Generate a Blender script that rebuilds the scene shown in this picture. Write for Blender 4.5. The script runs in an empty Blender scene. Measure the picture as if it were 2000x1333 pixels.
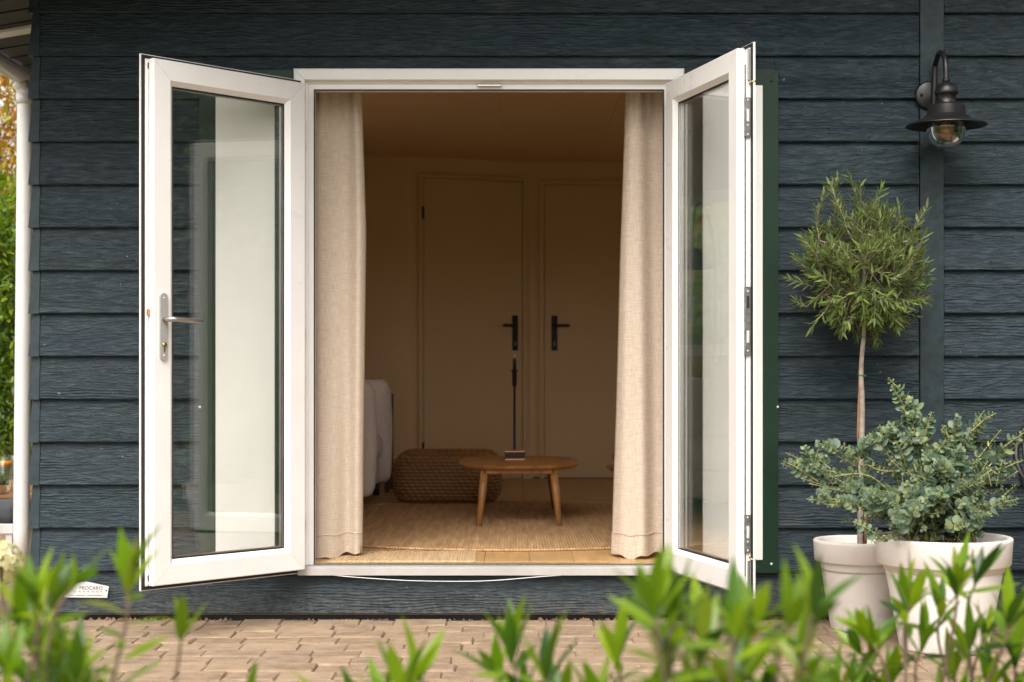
import bpy, bmesh, math, random
import numpy as np
from mathutils import Vector, Matrix, Euler, Quaternion

R = math.radians
rnd = random.Random(7)
scene = bpy.context.scene
C = scene.collection

# ------------------------------------------------------------------ camera, sky, sun, exposure
DIST, FPX, HOR, CAMZ = 6.5, 3120.0, 735.0, 0.99       # metres to the facade, focal length in photo pixels
cam_d = bpy.data.cameras.new('camera'); cam = bpy.data.objects.new('camera', cam_d); C.objects.link(cam)
cam.location = (0, -DIST, CAMZ); cam.rotation_euler = (R(90), 0, 0)
cam_d.sensor_width = 36; cam_d.lens = FPX / 2000 * 36
cam_d.shift_y = (HOR - 666.5) / 2000
cam_d.clip_end = 2000; cam_d.clip_start = 0.05
cam_d.dof.use_dof = True; cam_d.dof.focus_distance = DIST - 0.15; cam_d.dof.aperture_fstop = 3.3
scene.camera = cam

SUN_EL, SUN_AZ = 52.0, 195.0        # degrees; azimuth measured from +Y clockwise (195: behind the camera, a little left)
world = bpy.data.worlds.new('World'); scene.world = world; world.use_nodes = True
wn = world.node_tree; wn.nodes.clear()
w_out = wn.nodes.new('ShaderNodeOutputWorld'); w_bg = wn.nodes.new('ShaderNodeBackground')
w_sky = wn.nodes.new('ShaderNodeTexSky'); w_sky.sky_type = 'NISHITA'; w_sky.sun_disc = False
w_sky.sun_elevation = R(SUN_EL); w_sky.sun_rotation = R(SUN_AZ)
w_sky.air_density = 1.0; w_sky.dust_density = 4.0; w_sky.ozone_density = 1.0
w_hsv = wn.nodes.new('ShaderNodeHueSaturation'); w_hsv.inputs['Saturation'].default_value = 0.12
w_mix = wn.nodes.new('ShaderNodeMix'); w_mix.data_type = 'RGBA'; w_mix.blend_type = 'MULTIPLY'
w_mix.inputs[0].default_value = 1.0; w_mix.inputs[7].default_value = (1.0, 0.965, 0.94, 1)
wn.links.new(w_sky.outputs[0], w_hsv.inputs['Color']); wn.links.new(w_hsv.outputs[0], w_mix.inputs[6])
wn.links.new(w_mix.outputs[2], w_bg.inputs[0]); w_bg.inputs[1].default_value = 0.15
wn.links.new(w_bg.outputs[0], w_out.inputs[0])

sun_d = bpy.data.lights.new('sun', 'SUN'); sun = bpy.data.objects.new('sun', sun_d); C.objects.link(sun)
sun_d.energy = 1.3; sun_d.angle = R(45); sun_d.color = (1.0, 0.96, 0.91)
az, el = R(SUN_AZ), R(SUN_EL)
to_sun = Vector((math.sin(az) * math.cos(el), math.cos(az) * math.cos(el), math.sin(el)))
sun.rotation_euler = (-to_sun).to_track_quat('-Z', 'Y').to_euler(); sun.location = to_sun * 20

scene.view_settings.view_transform = 'Standard'; scene.view_settings.look = 'None'
scene.view_settings.exposure = 1.05; scene.view_settings.gamma = 1.0
scene.render.engine = 'CYCLES'
cy = scene.cycles
cy.use_denoising = True
try:
    cy.denoiser = 'OPENIMAGEDENOISE'; cy.denoising_input_passes = 'RGB_ALBEDO_NORMAL'
except Exception:
    pass
cy.max_bounces = 10; cy.diffuse_bounces = 6; cy.glossy_bounces = 4; cy.transparent_max_bounces = 24
cy.sample_clamp_indirect = 8.0
cy.use_adaptive_sampling = False

def P(px, py, z):
    """photo pixel at camera depth z -> world point"""
    return Vector(((px - 1000) * z / FPX, z - DIST, CAMZ - (py - HOR) * z / FPX))
def WX(px): return (px - 1000) / 480.0
def WZ(py): return CAMZ - (py - HOR) / 480.0

# ------------------------------------------------------------------ materials
class Mat:
    def __init__(s, name):
        s.m = bpy.data.materials.new(name); s.m.use_nodes = True; s.t = s.m.node_tree; s.t.nodes.clear()
        s.out = s.t.nodes.new('ShaderNodeOutputMaterial')
    def n(s, typ, props=None, **inp):
        nd = s.t.nodes.new('ShaderNode' + typ)
        for k, v in (props or {}).items(): setattr(nd, k, v)
        for k, v in inp.items(): s.set(nd, k, v)
        return nd
    def set(s, nd, k, v):
        key = k.replace('_', ' ')
        sock = nd.inputs[int(k[1:])] if k[0] == 'i' and k[1:].isdigit() else nd.inputs[key]
        if isinstance(v, bpy.types.NodeSocket): s.t.links.new(v, sock)
        elif isinstance(v, (tuple, list)) and len(v) == 3 and sock.type == 'RGBA': sock.default_value = (*v, 1)
        else: sock.default_value = v
    def math(s, op, a, b=0.0, c=0.0, clamp=False):
        nd = s.n('Math', {'operation': op, 'use_clamp': clamp}, i0=a, i1=b)
        if op in ('MULTIPLY_ADD',): s.set(nd, 'i2', c)
        return nd.outputs[0]
    def mix(s, f, a, b, mode='MIX'):
        nd = s.n('Mix', {'data_type': 'RGBA', 'blend_type': mode}, i0=f, i6=a, i7=b); return nd.outputs[2]
    def ramp(s, f, lo, hi):
        return s.n('MapRange', None, Value=f, From_Min=lo, From_Max=hi).outputs[0]
    def obj(s, scale=(1, 1, 1), rand=True, kind='Object'):
        tc = s.n('TexCoord').outputs[kind]
        if rand:
            r = s.n('ObjectInfo').outputs['Random']
            cb = s.n('CombineXYZ', None, X=s.math('MULTIPLY', r, 37.1), Y=s.math('MULTIPLY', r, 13.7), Z=s.math('MULTIPLY', r, 23.3)).outputs[0]
            tc = s.n('VectorMath', {'operation': 'ADD'}, i0=tc, i1=cb).outputs[0]
        return s.n('Mapping', None, Vector=tc, Scale=scale).outputs[0]
    def noise(s, vec, scale, detail=4, rough=0.55, dist=0.0):
        return s.n('TexNoise', None, Vector=vec, Scale=scale, Detail=detail, Roughness=rough, Distortion=dist).outputs[0]
    def bump(s, h, strength, dist, normal=None):
        nd = s.n('Bump', None, Height=h, Strength=strength, Distance=dist)
        if normal is not None: s.set(nd, 'Normal', normal)
        return nd.outputs[0]
    def pbr(s, color, rough=0.5, normal=None, metal=0.0, spec=0.5, **kw):
        b = s.n('BsdfPrincipled', None, Base_Color=color, Roughness=rough, Metallic=metal, Specular_IOR_Level=spec, **kw)
        if normal is not None: s.set(b, 'Normal', normal)
        return b.outputs[0]
    def end(s, sh):
        s.t.links.new(sh, s.out.inputs['Surface']); return s.m

def simple(name, col, rough=0.5, metal=0.0, var=0.08, nscale=9.0, bump=0.0, bscale=300.0, spec=0.5):
    m = Mat(name); v = m.obj()
    f = m.noise(v, nscale, 5)
    dark = tuple(c * (1 - var) for c in col); lite = tuple(min(1, c * (1 + var)) for c in col)
    c = m.mix(m.ramp(f, .3, .7), dark, lite)
    nrm = m.bump(m.noise(v, bscale, 3), bump, 0.002) if bump else None
    r = m.math('MULTIPLY_ADD', m.noise(v, nscale * 2.3, 3), .15, rough - .075)
    return m.end(m.pbr(c, r, nrm, metal, spec))

MT = {}
def siding_mat():
    m = Mat('painted_siding'); base = m.obj((1, 1, 1))
    mp = lambda v, sc: m.n('Mapping', None, Vector=v, Scale=sc).outputs[0]
    warp = m.noise(mp(base, (2.2, 1, 9)), 1.0, 3)
    off = m.n('CombineXYZ', None, X=0.0, Y=0.0, Z=m.math('MULTIPLY', m.math('SUBTRACT', warp, .5), .05)).outputs[0]
    v = m.n('VectorMath', {'operation': 'ADD'}, i0=base, i1=off).outputs[0]
    g1 = m.noise(mp(v, (15, 15, 92)), 1.0, 4, .6, .25)            # short embossed ridges
    g2 = m.noise(mp(v, (34, 34, 190)), 1.0, 3, .6, .2)            # finer grain
    wav = m.n('TexWave', {'wave_type': 'BANDS', 'bands_direction': 'Z'}, Vector=mp(v, (1, 1, 1)), Scale=26.0, Distortion=2.2, Detail=2.0, Detail_Scale=.9).outputs[1]
    mask = m.ramp(m.noise(mp(base, (1.1, 1, 11)), 1.0, 2), .52, .64)  # patches of long cathedral grain
    h = m.math('ADD', m.math('MULTIPLY', g1, 1.0), m.math('MULTIPLY', g2, .55))
    h = m.math('ADD', h, m.math('MULTIPLY', m.math('MULTIPLY', wav, mask), .35))
    nrm = m.bump(h, 1.0, 0.0075)
    big = m.noise(mp(base, (1.2, 1, 3)), 1.0, 4)
    col = m.mix(m.ramp(big, .35, .65), (.0110, .0240, .0300), (.0135, .0260, .0375))
    r = m.n('ObjectInfo').outputs['Random']
    col = m.mix(m.math('MULTIPLY', r, .6), col, (.0160, .0250, .0285))
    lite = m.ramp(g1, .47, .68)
    col = m.mix(m.math('MULTIPLY', lite, .50), col, (.052, .074, .086))  # highlights on the grain ridges, painted into the colour
    col = m.mix(m.math('MULTIPLY', m.ramp(g1, .47, .30), .6), col, (.008, .014, .018))  # shade in the grain grooves, painted into the colour
    dust = m.ramp(m.noise(mp(base, (3, 3, 9)), 1.0, 5, .7), .58, .8)
    col = m.mix(m.math('MULTIPLY', dust, .22), col, (.12, .12, .11))
    speck = m.ramp(m.noise(base, 55.0, 2), .745, .78)
    col = m.mix(m.math('MULTIPLY', speck, .6), col, (.30, .31, .30))
    zz_ = m.n('SeparateXYZ', None, Vector=m.n('TexCoord').outputs['Object']).outputs[2]
    splash = m.math('MULTIPLY', m.ramp(zz_, .17, .03), m.ramp(m.noise(base, 38.0, 5, .7), .42, .68))
    col = m.mix(m.math('MULTIPLY', splash, .45), col, (.15, .115, .08))
    return m.end(m.pbr(col, m.math('MULTIPLY_ADD', g1, .2, .36), nrm, 0, .28))
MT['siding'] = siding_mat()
MT['strip'] = simple('painted_cover_strip', (.015, .028, .033), .5, var=.4, nscale=30, bump=.6, bscale=160, spec=.35)
MT['upvc'] = simple('white_upvc', (.80, .775, .745), .30, var=.03, nscale=6)
MT['sill'] = simple('grey_sill', (.40, .378, .35), .4, var=.10, nscale=8)
MT['panel'] = simple('white_panel', (.76, .75, .715), .35, var=.03, nscale=4)
MT['pipe'] = simple('white_gutter_plastic', (.80, .775, .74), .35, var=.05, nscale=5)
MT['green'] = simple('green_flashing', (.0035, .023, .010), .42, var=.15, nscale=5, spec=.3)
MT['black'] = simple('black_rubber', (.012, .012, .012), .6)
MT['soffit'] = simple('dark_soffit_wood', (.022, .018, .015), .6, var=.35, nscale=14, bump=.4, bscale=60)
MT['steel'] = simple('brushed_steel', (.50, .48, .45), .33, 1.0)
MT['satin'] = simple('satin_nickel', (.40, .39, .37), .5, .35)
MT['greysteel'] = simple('dull_zinc', (.22, .22, .20), .45, .8, var=.3, nscale=60)
MT['lampmetal'] = simple('lamp_dark_metal', (.018, .017, .017), .36, .3, var=.15, spec=.6)
MT['blackmetal'] = simple('black_iron', (.010, .009, .008), .45, .2)
MT['brass'] = simple('old_brass', (.45, .34, .16), .3, 1.0)
MT['cream_knob'] = simple('cream_rubber_knob', (.72, .62, .46), .45)
MT['silver'] = simple('aluminium_plate', (.62, .61, .60), .35, .15)
MT['ink'] = simple('grey_print', (.06, .065, .075), .6)
MT['whitecable'] = simple('white_cable', (.72, .69, .64), .4)

def paint(name, col, r=.6):
    m = Mat(name); v = m.obj()
    c = m.mix(m.ramp(m.noise(v, 1.7, 4), .3, .7), tuple(x * .96 for x in col), tuple(x * 1.04 for x in col))
    return m.end(m.pbr(c, r, m.bump(m.noise(v, 190, 3), .12, .001)))
MT['wall'] = paint('warm_wall_paint', (.66, .465, .250))
MT['ceil'] = paint('warm_ceiling_panel', (.72, .51, .295))
MT['idoor'] = paint('warm_door_paint', (.62, .435, .232), .5)

def wood(name, dark, lite, axis=0, rough=.42, sc=1.0):
    m = Mat(name); s = [14 * sc] * 3; s[axis] = 1.3 * sc; v = m.obj(tuple(s))
    w = m.noise(v, 1.5, 3)
    f = m.noise(m.n('VectorMath', {'operation': 'ADD'}, i0=v, i1=m.n('CombineXYZ', None, X=w, Y=w, Z=w).outputs[0]).outputs[0], 2.2, 7, .6, .8)
    c = m.mix(m.ramp(f, .32, .68), dark, lite)
    r = m.n('ObjectInfo').outputs['Random']
    c = m.mix(m.math('MULTIPLY', r, .25), c, tuple(x * .75 for x in lite))
    return m.end(m.pbr(c, m.math('MULTIPLY_ADD', f, .15, rough - .05), m.bump(f, .12, .002)))
MT['floor'] = wood('oak_floor', (.40, .235, .095), (.56, .35, .155), 1, .38)
MT['table'] = wood('acacia_wood', (.22, .088, .020), (.50, .225, .060), 1, .30)
MT['leg'] = wood('acacia_leg', (.20, .085, .022), (.38, .175, .052), 2, .4)
MT['darkwood'] = wood('dark_side_wood', (.05, .028, .012), (.10, .055, .022), 2, .5)
MT['teak'] = wood('teak_board', (.16, .065, .028), (.32, .15, .065), 0, .5)

def linen(name, a, b, trans=.22):
    m = Mat(name); v = m.obj((1, 1, 1), kind='UV')
    h = m.noise(m.n('Mapping', None, Vector=v, Scale=(22, 420, 1)).outputs[0], 1.0, 3, .6)
    w = m.noise(m.n('Mapping', None, Vector=v, Scale=(420, 22, 1)).outputs[0], 1.0, 3, .6)
    f = m.math('MULTIPLY', m.math('ADD', h, w), .5)
    c = m.mix(m.ramp(f, .36, .64), a, b)
    nr = m.bump(f, .35, .0015)
    bs = m.pbr(c, .9, nr, 0, .15)
    tr = m.n('BsdfTranslucent', None, Color=c).outputs[0]
    return m.end(m.n('MixShader', None, i0=trans, i1=bs, i2=tr).outputs[0])
MT['linen'] = linen('cream_linen', (.57, .455, .35), (.80, .69, .565))
MT['sofa'] = simple('pale_grey_upholstery', (.66, .575, .51), .9, var=.05, nscale=30, bump=.25, bscale=500, spec=.2)

def jute(name, a, b, sx, sy, st=.8):
    m = Mat(name); v = m.obj()
    wv = m.n('TexWave', {'wave_type': 'BANDS', 'bands_direction': 'X'}, Vector=v, Scale=sx, Distortion=1.2, Detail=2.0, Detail_Scale=3.0).outputs[1]
    st_ = m.noise(m.n('Mapping', None, Vector=v, Scale=(sy, 3.0, 3)).outputs[0], 1.0, 5, .65)
    fb = m.noise(v, 260, 3)
    f = m.math('ADD', m.math('MULTIPLY', st_, .75), m.math('MULTIPLY', fb, .25))
    c = m.mix(m.ramp(f, .33, .67), a, b)
    c = m.mix(m.math('MULTIPLY', m.math('SUBTRACT', 1.0, wv), .25), c, tuple(x * .6 for x in a))
    return m.end(m.pbr(c, .9, m.bump(m.math('ADD', wv, fb), st, .004), 0, .1))
MT['rug'] = jute('jute_rug', (.38, .22, .10), (.70, .455, .24), 24, 38)
MT['mat'] = jute('braided_mat', (.42, .28, .15), (.62, .44, .26), 30, 50, .5)
def hyacinth():
    m = Mat('water_hyacinth'); v = m.obj()
    f = m.noise(m.n('Mapping', None, Vector=v, Scale=(18, 18, 60)).outputs[0], 1.0, 5, .6)
    at = m.n('Attribute', {'attribute_name': 'strand'}).outputs['Fac']
    c = m.mix(m.ramp(f, .3, .7), (.055, .024, .008), (.20, .095, .03))
    c = m.mix(m.math('MULTIPLY', at, .8), c, (.37, .185, .058))
    return m.end(m.pbr(c, .55, m.bump(f, .5, .003), 0, .4))
MT['hyacinth'] = hyacinth()

def paver():
    m = Mat('tumbled_paver'); v = m.obj()
    r = m.n('ObjectInfo').outputs['Random']; ri = m.n('NewGeometry').outputs['Random Per Island']
    rr = m.math('FRACT', m.math('ADD', r, ri))
    c = m.mix(rr, (.205, .142, .088), (.285, .205, .130))
    c = m.mix(m.ramp(m.math('FRACT', m.math('MULTIPLY', rr, 7.3)), .7, 1.0), c, (.20, .145, .105))
    n1 = m.noise(v, 12, 6, .6); n2 = m.noise(v, 150, 4, .7)
    c = m.mix(m.ramp(n1, .35, .75), c, (.38, .28, .19))
    c = m.mix(m.math('MULTIPLY', m.ramp(n2, .50, .70), .65), c, (.13, .085, .055))
    return m.end(m.pbr(c, .85, m.bump(m.math('ADD', m.math('MULTIPLY', n1, .7), m.math('MULTIPLY', n2, .5)), .6, .006), 0, .25))
MT['paver'] = paver()
MT['sand'] = simple('joint_sand', (.125, .088, .058), .95, var=.4, nscale=40, bump=.6, bscale=220)
MT['soil'] = simple('dark_soil', (.045, .028, .018), .95, var=.5, nscale=30, bump=1.0, bscale=90)
MT['soil2'] = simple('dry_crumbs', (.16, .10, .06), .95, var=.5, nscale=20)
MT['grass'] = simple('lawn_green', (.06, .10, .028), .9, var=.4, nscale=3, bump=1.0, bscale=60)
MT['pot_plain'] = simple('matt_cream_pot', (.73, .68, .63), .5, var=.05, nscale=5, bump=.08, bscale=120)
def pot_mat():
    m = Mat('stained_cream_pot'); v = m.obj()
    c = m.mix(m.ramp(m.noise(v, 5, 5), .3, .7), (.70, .645, .595), (.76, .715, .665))
    z = m.n('SeparateXYZ', None, Vector=m.n('TexCoord').outputs['Object']).outputs[2]
    st = m.math('MULTIPLY', m.ramp(z, .14, .0), m.ramp(m.noise(v, 26, 6, .7), .42, .7))
    run = m.ramp(m.noise(m.n('Mapping', None, Vector=v, Scale=(40, 40, 3)).outputs[0], 1.0, 4, .6), .60, .80)
    c = m.mix(m.math('MULTIPLY', st, .55), c, (.30, .22, .15)); c = m.mix(m.math('MULTIPLY', run, .16), c, (.42, .36, .28))
    return m.end(m.pbr(c, .52, m.bump(m.noise(v, 120, 3), .1, .002), 0, .4))
MT['pot'] = pot_mat()
MT['bark'] = simple('olive_bark', (.33, .265, .21), .85, var=.3, nscale=40, bump=.7, bscale=110)
MT['stake'] = simple('bamboo_stake', (.26, .14, .065), .7, var=.25, nscale=30)
MT['tie'] = simple('green_tie', (.02, .16, .07), .5)
MT['stem'] = simple('shrub_stem', (.13, .085, .05), .75, var=.3, nscale=30)
MT['eucstem'] = simple('eucalyptus_stem', (.34, .31, .10), .6, var=.35, nscale=20)
MT['darkstem'] = simple('dark_branch', (.07, .05, .035), .85, var=.3)

def leafmat(name, cols, trans=.35, rough=.4, back=None, tcol=(1.0, 1.0, .45)):
    m = Mat(name)
    ri = m.n('NewGeometry').outputs['Random Per Island']; ro = m.n('ObjectInfo').outputs['Random']
    rr = m.math('FRACT', m.math('ADD', ri, m.math('MULTIPLY', ro, 5.77)))
    cr = m.n('ValToRGB'); cr.color_ramp.interpolation = 'LINEAR'
    e = cr.color_ramp.elements
    while len(e) < len(cols): e.new(.5)
    for i, c in enumerate(cols): e[i].position = i / (len(cols) - 1); e[i].color = (*c, 1)
    m.set(cr, 'Fac', rr); c = cr.outputs[0]
    v = m.obj(rand=False); c = m.mix(m.math('MULTIPLY', m.noise(v, 60, 3), .25), c, (.03, .05, .012))
    if back:
        bf = m.n('NewGeometry').outputs['Backfacing']; c = m.mix(m.math('MULTIPLY', bf, .8), c, back)
    bs = m.pbr(c, rough, None, 0, .45)
    tc = m.mix(1.0, c, tcol, 'MULTIPLY')
    tc = m.mix(1.0, tc, (1.75, 1.75, 1.75), 'MULTIPLY')
    tr = m.n('BsdfTranslucent', None, Color=tc).outputs[0]
    return m.end(m.n('MixShader', None, i0=trans, i1=bs, i2=tr).outputs[0])
MT['shrubleaf'] = leafmat('shrub_leaf', [(.022, .065, .010), (.08, .18, .012), (.27, .39, .012), (.06, .16, .012), (.18, .32, .010), (.028, .075, .018), (.25, .37, .015), (.11, .22, .02), (.32, .36, .03)], .42, .26, None, (1.0, 1.0, .3))
MT['oliveleaf'] = leafmat('olive_leaf', [(.055, .105, .022), (.125, .195, .042), (.21, .285, .065), (.09, .15, .034), (.24, .29, .07)], .30, .45, (.19, .20, .12))
MT['eucleaf'] = leafmat('eucalyptus_leaf', [(.050, .095, .060), (.115, .175, .118), (.17, .235, .115), (.08, .135, .10), (.25, .30, .12), (.14, .20, .155)], .2, .5, None, (.9, 1, .7))
MT['hedgeleaf'] = leafmat('hedge_leaf', [(.04, .10, .010), (.11, .20, .014), (.22, .32, .020), (.07, .15, .012), (.27, .35, .02)], .35, .35)
MT['autumnleaf'] = leafmat('autumn_leaf', [(.42, .17, .03), (.50, .32, .03), (.30, .34, .03), (.55, .20, .05), (.38, .36, .03)], .4, .4, None, (1, .9, .5))
MT['hedgecore'] = simple('hedge_sky_blocker', (.018, .032, .010), .9, var=.5, nscale=6)
MT['petal'] = leafmat('cream_petal', [(.62, .56, .34), (.70, .66, .46), (.55, .52, .25)], .3, .6)

def glass(name, tint=(.985, .988, .981), ior=1.42):
    m = Mat(name)
    bf = m.n('NewGeometry').outputs['Backfacing']
    io = m.math('MULTIPLY_ADD', bf, 1 / ior - ior, ior)
    fr = m.n('Fresnel', None, IOR=io).outputs[0]
    tr = m.n('BsdfTransparent', None, Color=tint).outputs[0]
    gl = m.n('BsdfGlossy', None, Color=(1, 1, 1), Roughness=0.0).outputs[0]
    return m.end(m.n('MixShader', None, i0=fr, i1=tr, i2=gl).outputs[0])
MT['glass'] = glass('clear_glazing')
def clear_glass(name):
    m = Mat(name); return m.end(m.n('BsdfGlass', None, Color=(.97, .97, .96), Roughness=0.0, IOR=1.48).outputs[0])
MT['lampglass'] = glass('tumbler_glass', (.97, .97, .96))
MT['globeglass'] = clear_glass('lamp_globe_glass')
MT['amber'] = simple('amber_bulb', (.45, .20, .03), .15, 0, spec=.8)
MT['orange'] = simple('orange_drink', (.80, .32, .02), .3)
MT['water'] = glass('drink_water', (.86, .88, .84), 1.33)
MT['cushion'] = simple('charcoal_cushion', (.075, .08, .09), .9, var=.2, nscale=20, bump=.3, bscale=300)
MT['flame'] = simple('candle_wick_wax', (.75, .68, .60), .5)
MT['copper'] = simple('copper_edge', (.55, .27, .14), .35, .6)
MT['slate'] = simple('dark_coaster', (.035, .022, .018), .5)
MT['plumb'] = simple('white_candle', (.62, .52, .38), .6)

# ------------------------------------------------------------------ mesh helpers
def mesh(verts, faces, mat, smooth=False, name='m'):
    me = bpy.data.meshes.new(name); me.from_pydata([tuple(v) for v in verts], [], faces); me.update()
    if mat is not None: me.materials.append(mat)
    if smooth: me.polygons.foreach_set('use_smooth', [True] * len(me.polygons))
    return me
def put(name, me, parent=None, loc=(0, 0, 0), rot=(0, 0, 0), **props):
    o = bpy.data.objects.new(name, me); C.objects.link(o); o.location = loc; o.rotation_euler = rot
    if parent is not None: o.parent = parent
    for k, v in props.items(): o[k] = v
    return o
def thing(name, label, category, loc=(0, 0, 0), rz=0.0, group=None):
    o = put(name, None, None, loc, (0, 0, rz), label=label, category=category)
    if group: o['group'] = group
    return o
def bm_mesh(bm, mat, smooth=False):
    me = bpy.data.meshes.new('m'); bm.normal_update(); bm.to_mesh(me); bm.free()
    if mat is not None: me.materials.append(mat)
    if smooth: me.polygons.foreach_set('use_smooth', [True] * len(me.polygons))
    return me
def boxm(x0, x1, y0, y1, z0, z1, mat, bev=0.0, seg=2):
    bm = bmesh.new(); bmesh.ops.create_cube(bm, size=1)
    for v in bm.verts: v.co = Vector(((x0 + x1) / 2 + v.co.x * (x1 - x0), (y0 + y1) / 2 + v.co.y * (y1 - y0), (z0 + z1) / 2 + v.co.z * (z1 - z0)))
    if bev: bmesh.ops.bevel(bm, geom=list(bm.edges), offset=bev, segments=seg, affect='EDGES', profile=.5)
    return bm_mesh(bm, mat)
def box(name, x0, x1, y0, y1, z0, z1, mat, parent=None, bev=0.0, seg=2, **kw):
    return put(name, boxm(x0, x1, y0, y1, z0, z1, mat, bev, seg), parent, **kw)
def lathem(prof, mat, n=40, smooth=True, cap=False):
    vs, fs = [], []
    for r, z in prof:
        for k in range(n):
            a = 2 * math.pi * k / n; vs.append((r * math.cos(a), r * math.sin(a), z))
    for i in range(len(prof) - 1):
        for k in range(n):
            k2 = (k + 1) % n; fs.append((i * n + k, i * n + k2, (i + 1) * n + k2, (i + 1) * n + k))
    if cap:
        fs.append(tuple(range(n))[::-1]); fs.append(tuple((len(prof) - 1) * n + k for k in range(n)))
    return mesh(vs, fs, mat, smooth)
def tube_data(pts, rad, n=8):
    pts = [Vector(p) for p in pts]; m = len(pts)
    rad = rad if isinstance(rad, (list, tuple)) else [rad] * m
    vs, fs = [], []; up = None
    for i, p in enumerate(pts):
        t = (pts[min(i + 1, m - 1)] - pts[max(i - 1, 0)]).normalized()
        if up is None: up = t.orthogonal().normalized()
        up = (up - t * up.dot(t)); up = up.normalized() if up.length > 1e-6 else t.orthogonal().normalized()
        b = t.cross(up)
        for k in range(n):
            a = 2 * math.pi * k / n; vs.append(p + (up * math.cos(a) + b * math.sin(a)) * rad[i])
    for i in range(m - 1):
        for k in range(n):
            k2 = (k + 1) % n; fs.append((i * n + k, i * n + k2, (i + 1) * n + k2, (i + 1) * n + k))
    fs.append(tuple(range(n))[::-1]); fs.append(tuple((m - 1) * n + k for k in range(n)))
    return vs, fs
def tubem(pts, rad, mat, n=8): return mesh(*tube_data(pts, rad, n), mat, True)
def bez(p, n=16):
    """Catmull-Rom through points"""
    p = [Vector(q) for q in p]; p = [p[0] * 2 - p[1]] + p + [p[-1] * 2 - p[-2]]; out = []
    for i in range(1, len(p) - 2):
        for k in range(n):
            t = k / n
            out.append(.5 * ((2 * p[i]) + (p[i + 1] - p[i - 1]) * t + (2 * p[i - 1] - 5 * p[i] + 4 * p[i + 1] - p[i + 2]) * t * t + (3 * p[i] - p[i - 1] - 3 * p[i + 1] + p[i + 2]) * t ** 3))
    out.append(p[-2]); return out
def prismx(prof, x0, x1, mat, xtop=None):
    """extrude a (y,z) outline along x"""
    n = len(prof); vs = [(x0, y, z) for y, z in prof] + [(x1, y, z) for y, z in prof]
    fs = [(i, (i + 1) % n, n + (i + 1) % n, n + i) for i in range(n)] + [tuple(range(n))[::-1], tuple(range(n, 2 * n))]
    return fix(mesh(vs, fs, mat))
def fix(me):
    bm = bmesh.new(); bm.from_mesh(me); bmesh.ops.recalc_face_normals(bm, faces=bm.faces); bm.to_mesh(me); bm.free(); return me
def frame_members(x0, x1, z0, z1, prof, mat, sides='LTRB', gap=.0006):
    """mitred frame members round a rectangle; prof = closed outline of (inset, y)"""
    out = {}
    c = {'L': ((x0, z0, 1, 1), (x0, z1, 1, -1)), 'R': ((x1, z0, -1, 1), (x1, z1, -1, -1)),
         'T': ((x0, z1, 1, -1), (x1, z1, -1, -1)), 'B': ((x0, z0, 1, 1), (x1, z0, -1, 1))}
    for s in sides:
        n = len(prof); vs = []
        for (x, z, sx, sz) in c[s]:
            gx, gz = (0, sz * gap) if s in 'LR' else (sx * gap, 0)
            vs += [(x + sx * i + gx, y, z + sz * i + gz) for i, y in prof]
        fs = [(i, (i + 1) % n, n + (i + 1) % n, n + i) for i in range(n)] + [tuple(range(n))[::-1], tuple(range(n, 2 * n))]
        out[s] = fix(mesh(vs, fs, mat))
    return out
def rbox_data(hx, hy, hz, r, n=10, f=None):
    """rounded box, n cells per side; f(p, normal) may displace"""
    vs, fs = [], []
    h = (hx, hy, hz)
    for ax in range(3):
        for sg in (-1, 1):
            b = len(vs); u, w = (ax + 1) % 3, (ax + 2) % 3
            for i in range(n + 1):
                for j in range(n + 1):
                    p = [0, 0, 0]; p[ax] = sg * h[ax]
                    p[u] = math.sin((i / n - .5) * math.pi * .93) / math.sin(.5 * math.pi * .93) * h[u]
                    p[w] = math.sin((j / n - .5) * math.pi * .93) / math.sin(.5 * math.pi * .93) * h[w]
                    q = [max(-(h[k] - r), min(h[k] - r, p[k])) for k in range(3)]
                    d = Vector((p[0] - q[0], p[1] - q[1], p[2] - q[2])).normalized()
                    pos = Vector(q) + d * r
                    if f: pos = f(pos, d)
                    vs.append(pos)
            for i in range(n):
                for j in range(n):
                    a = b + i * (n + 1) + j; q = (a, a + n + 1, a + n + 2, a + 1)
                    fs.append(q if sg > 0 else q[::-1])
    return vs, fs
def rboxm(hx, hy, hz, r, mat, n=10, f=None):
    bm = bmesh.new(); vs, fs = rbox_data(hx, hy, hz, r, n, f)
    bv = [bm.verts.new(v) for v in vs]
    for q in fs: bm.faces.new([bv[k] for k in q])
    bmesh.ops.remove_doubles(bm, verts=bm.verts, dist=1e-4)
    return bm_mesh(bm, mat, True)
def puff(hx, hy, hz, amt):
    def f(p, d):
        k = (1 - min(1, abs(p.x / hx)) ** 2) * (1 - min(1, abs(p.y / hy)) ** 2) + (1 - min(1, abs(p.x / hx)) ** 2) * (1 - min(1, abs(p.z / hz)) ** 2) + (1 - min(1, abs(p.z / hz)) ** 2) * (1 - min(1, abs(p.y / hy)) ** 2)
        return p + d * amt * min(1, k)
    return f

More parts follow.
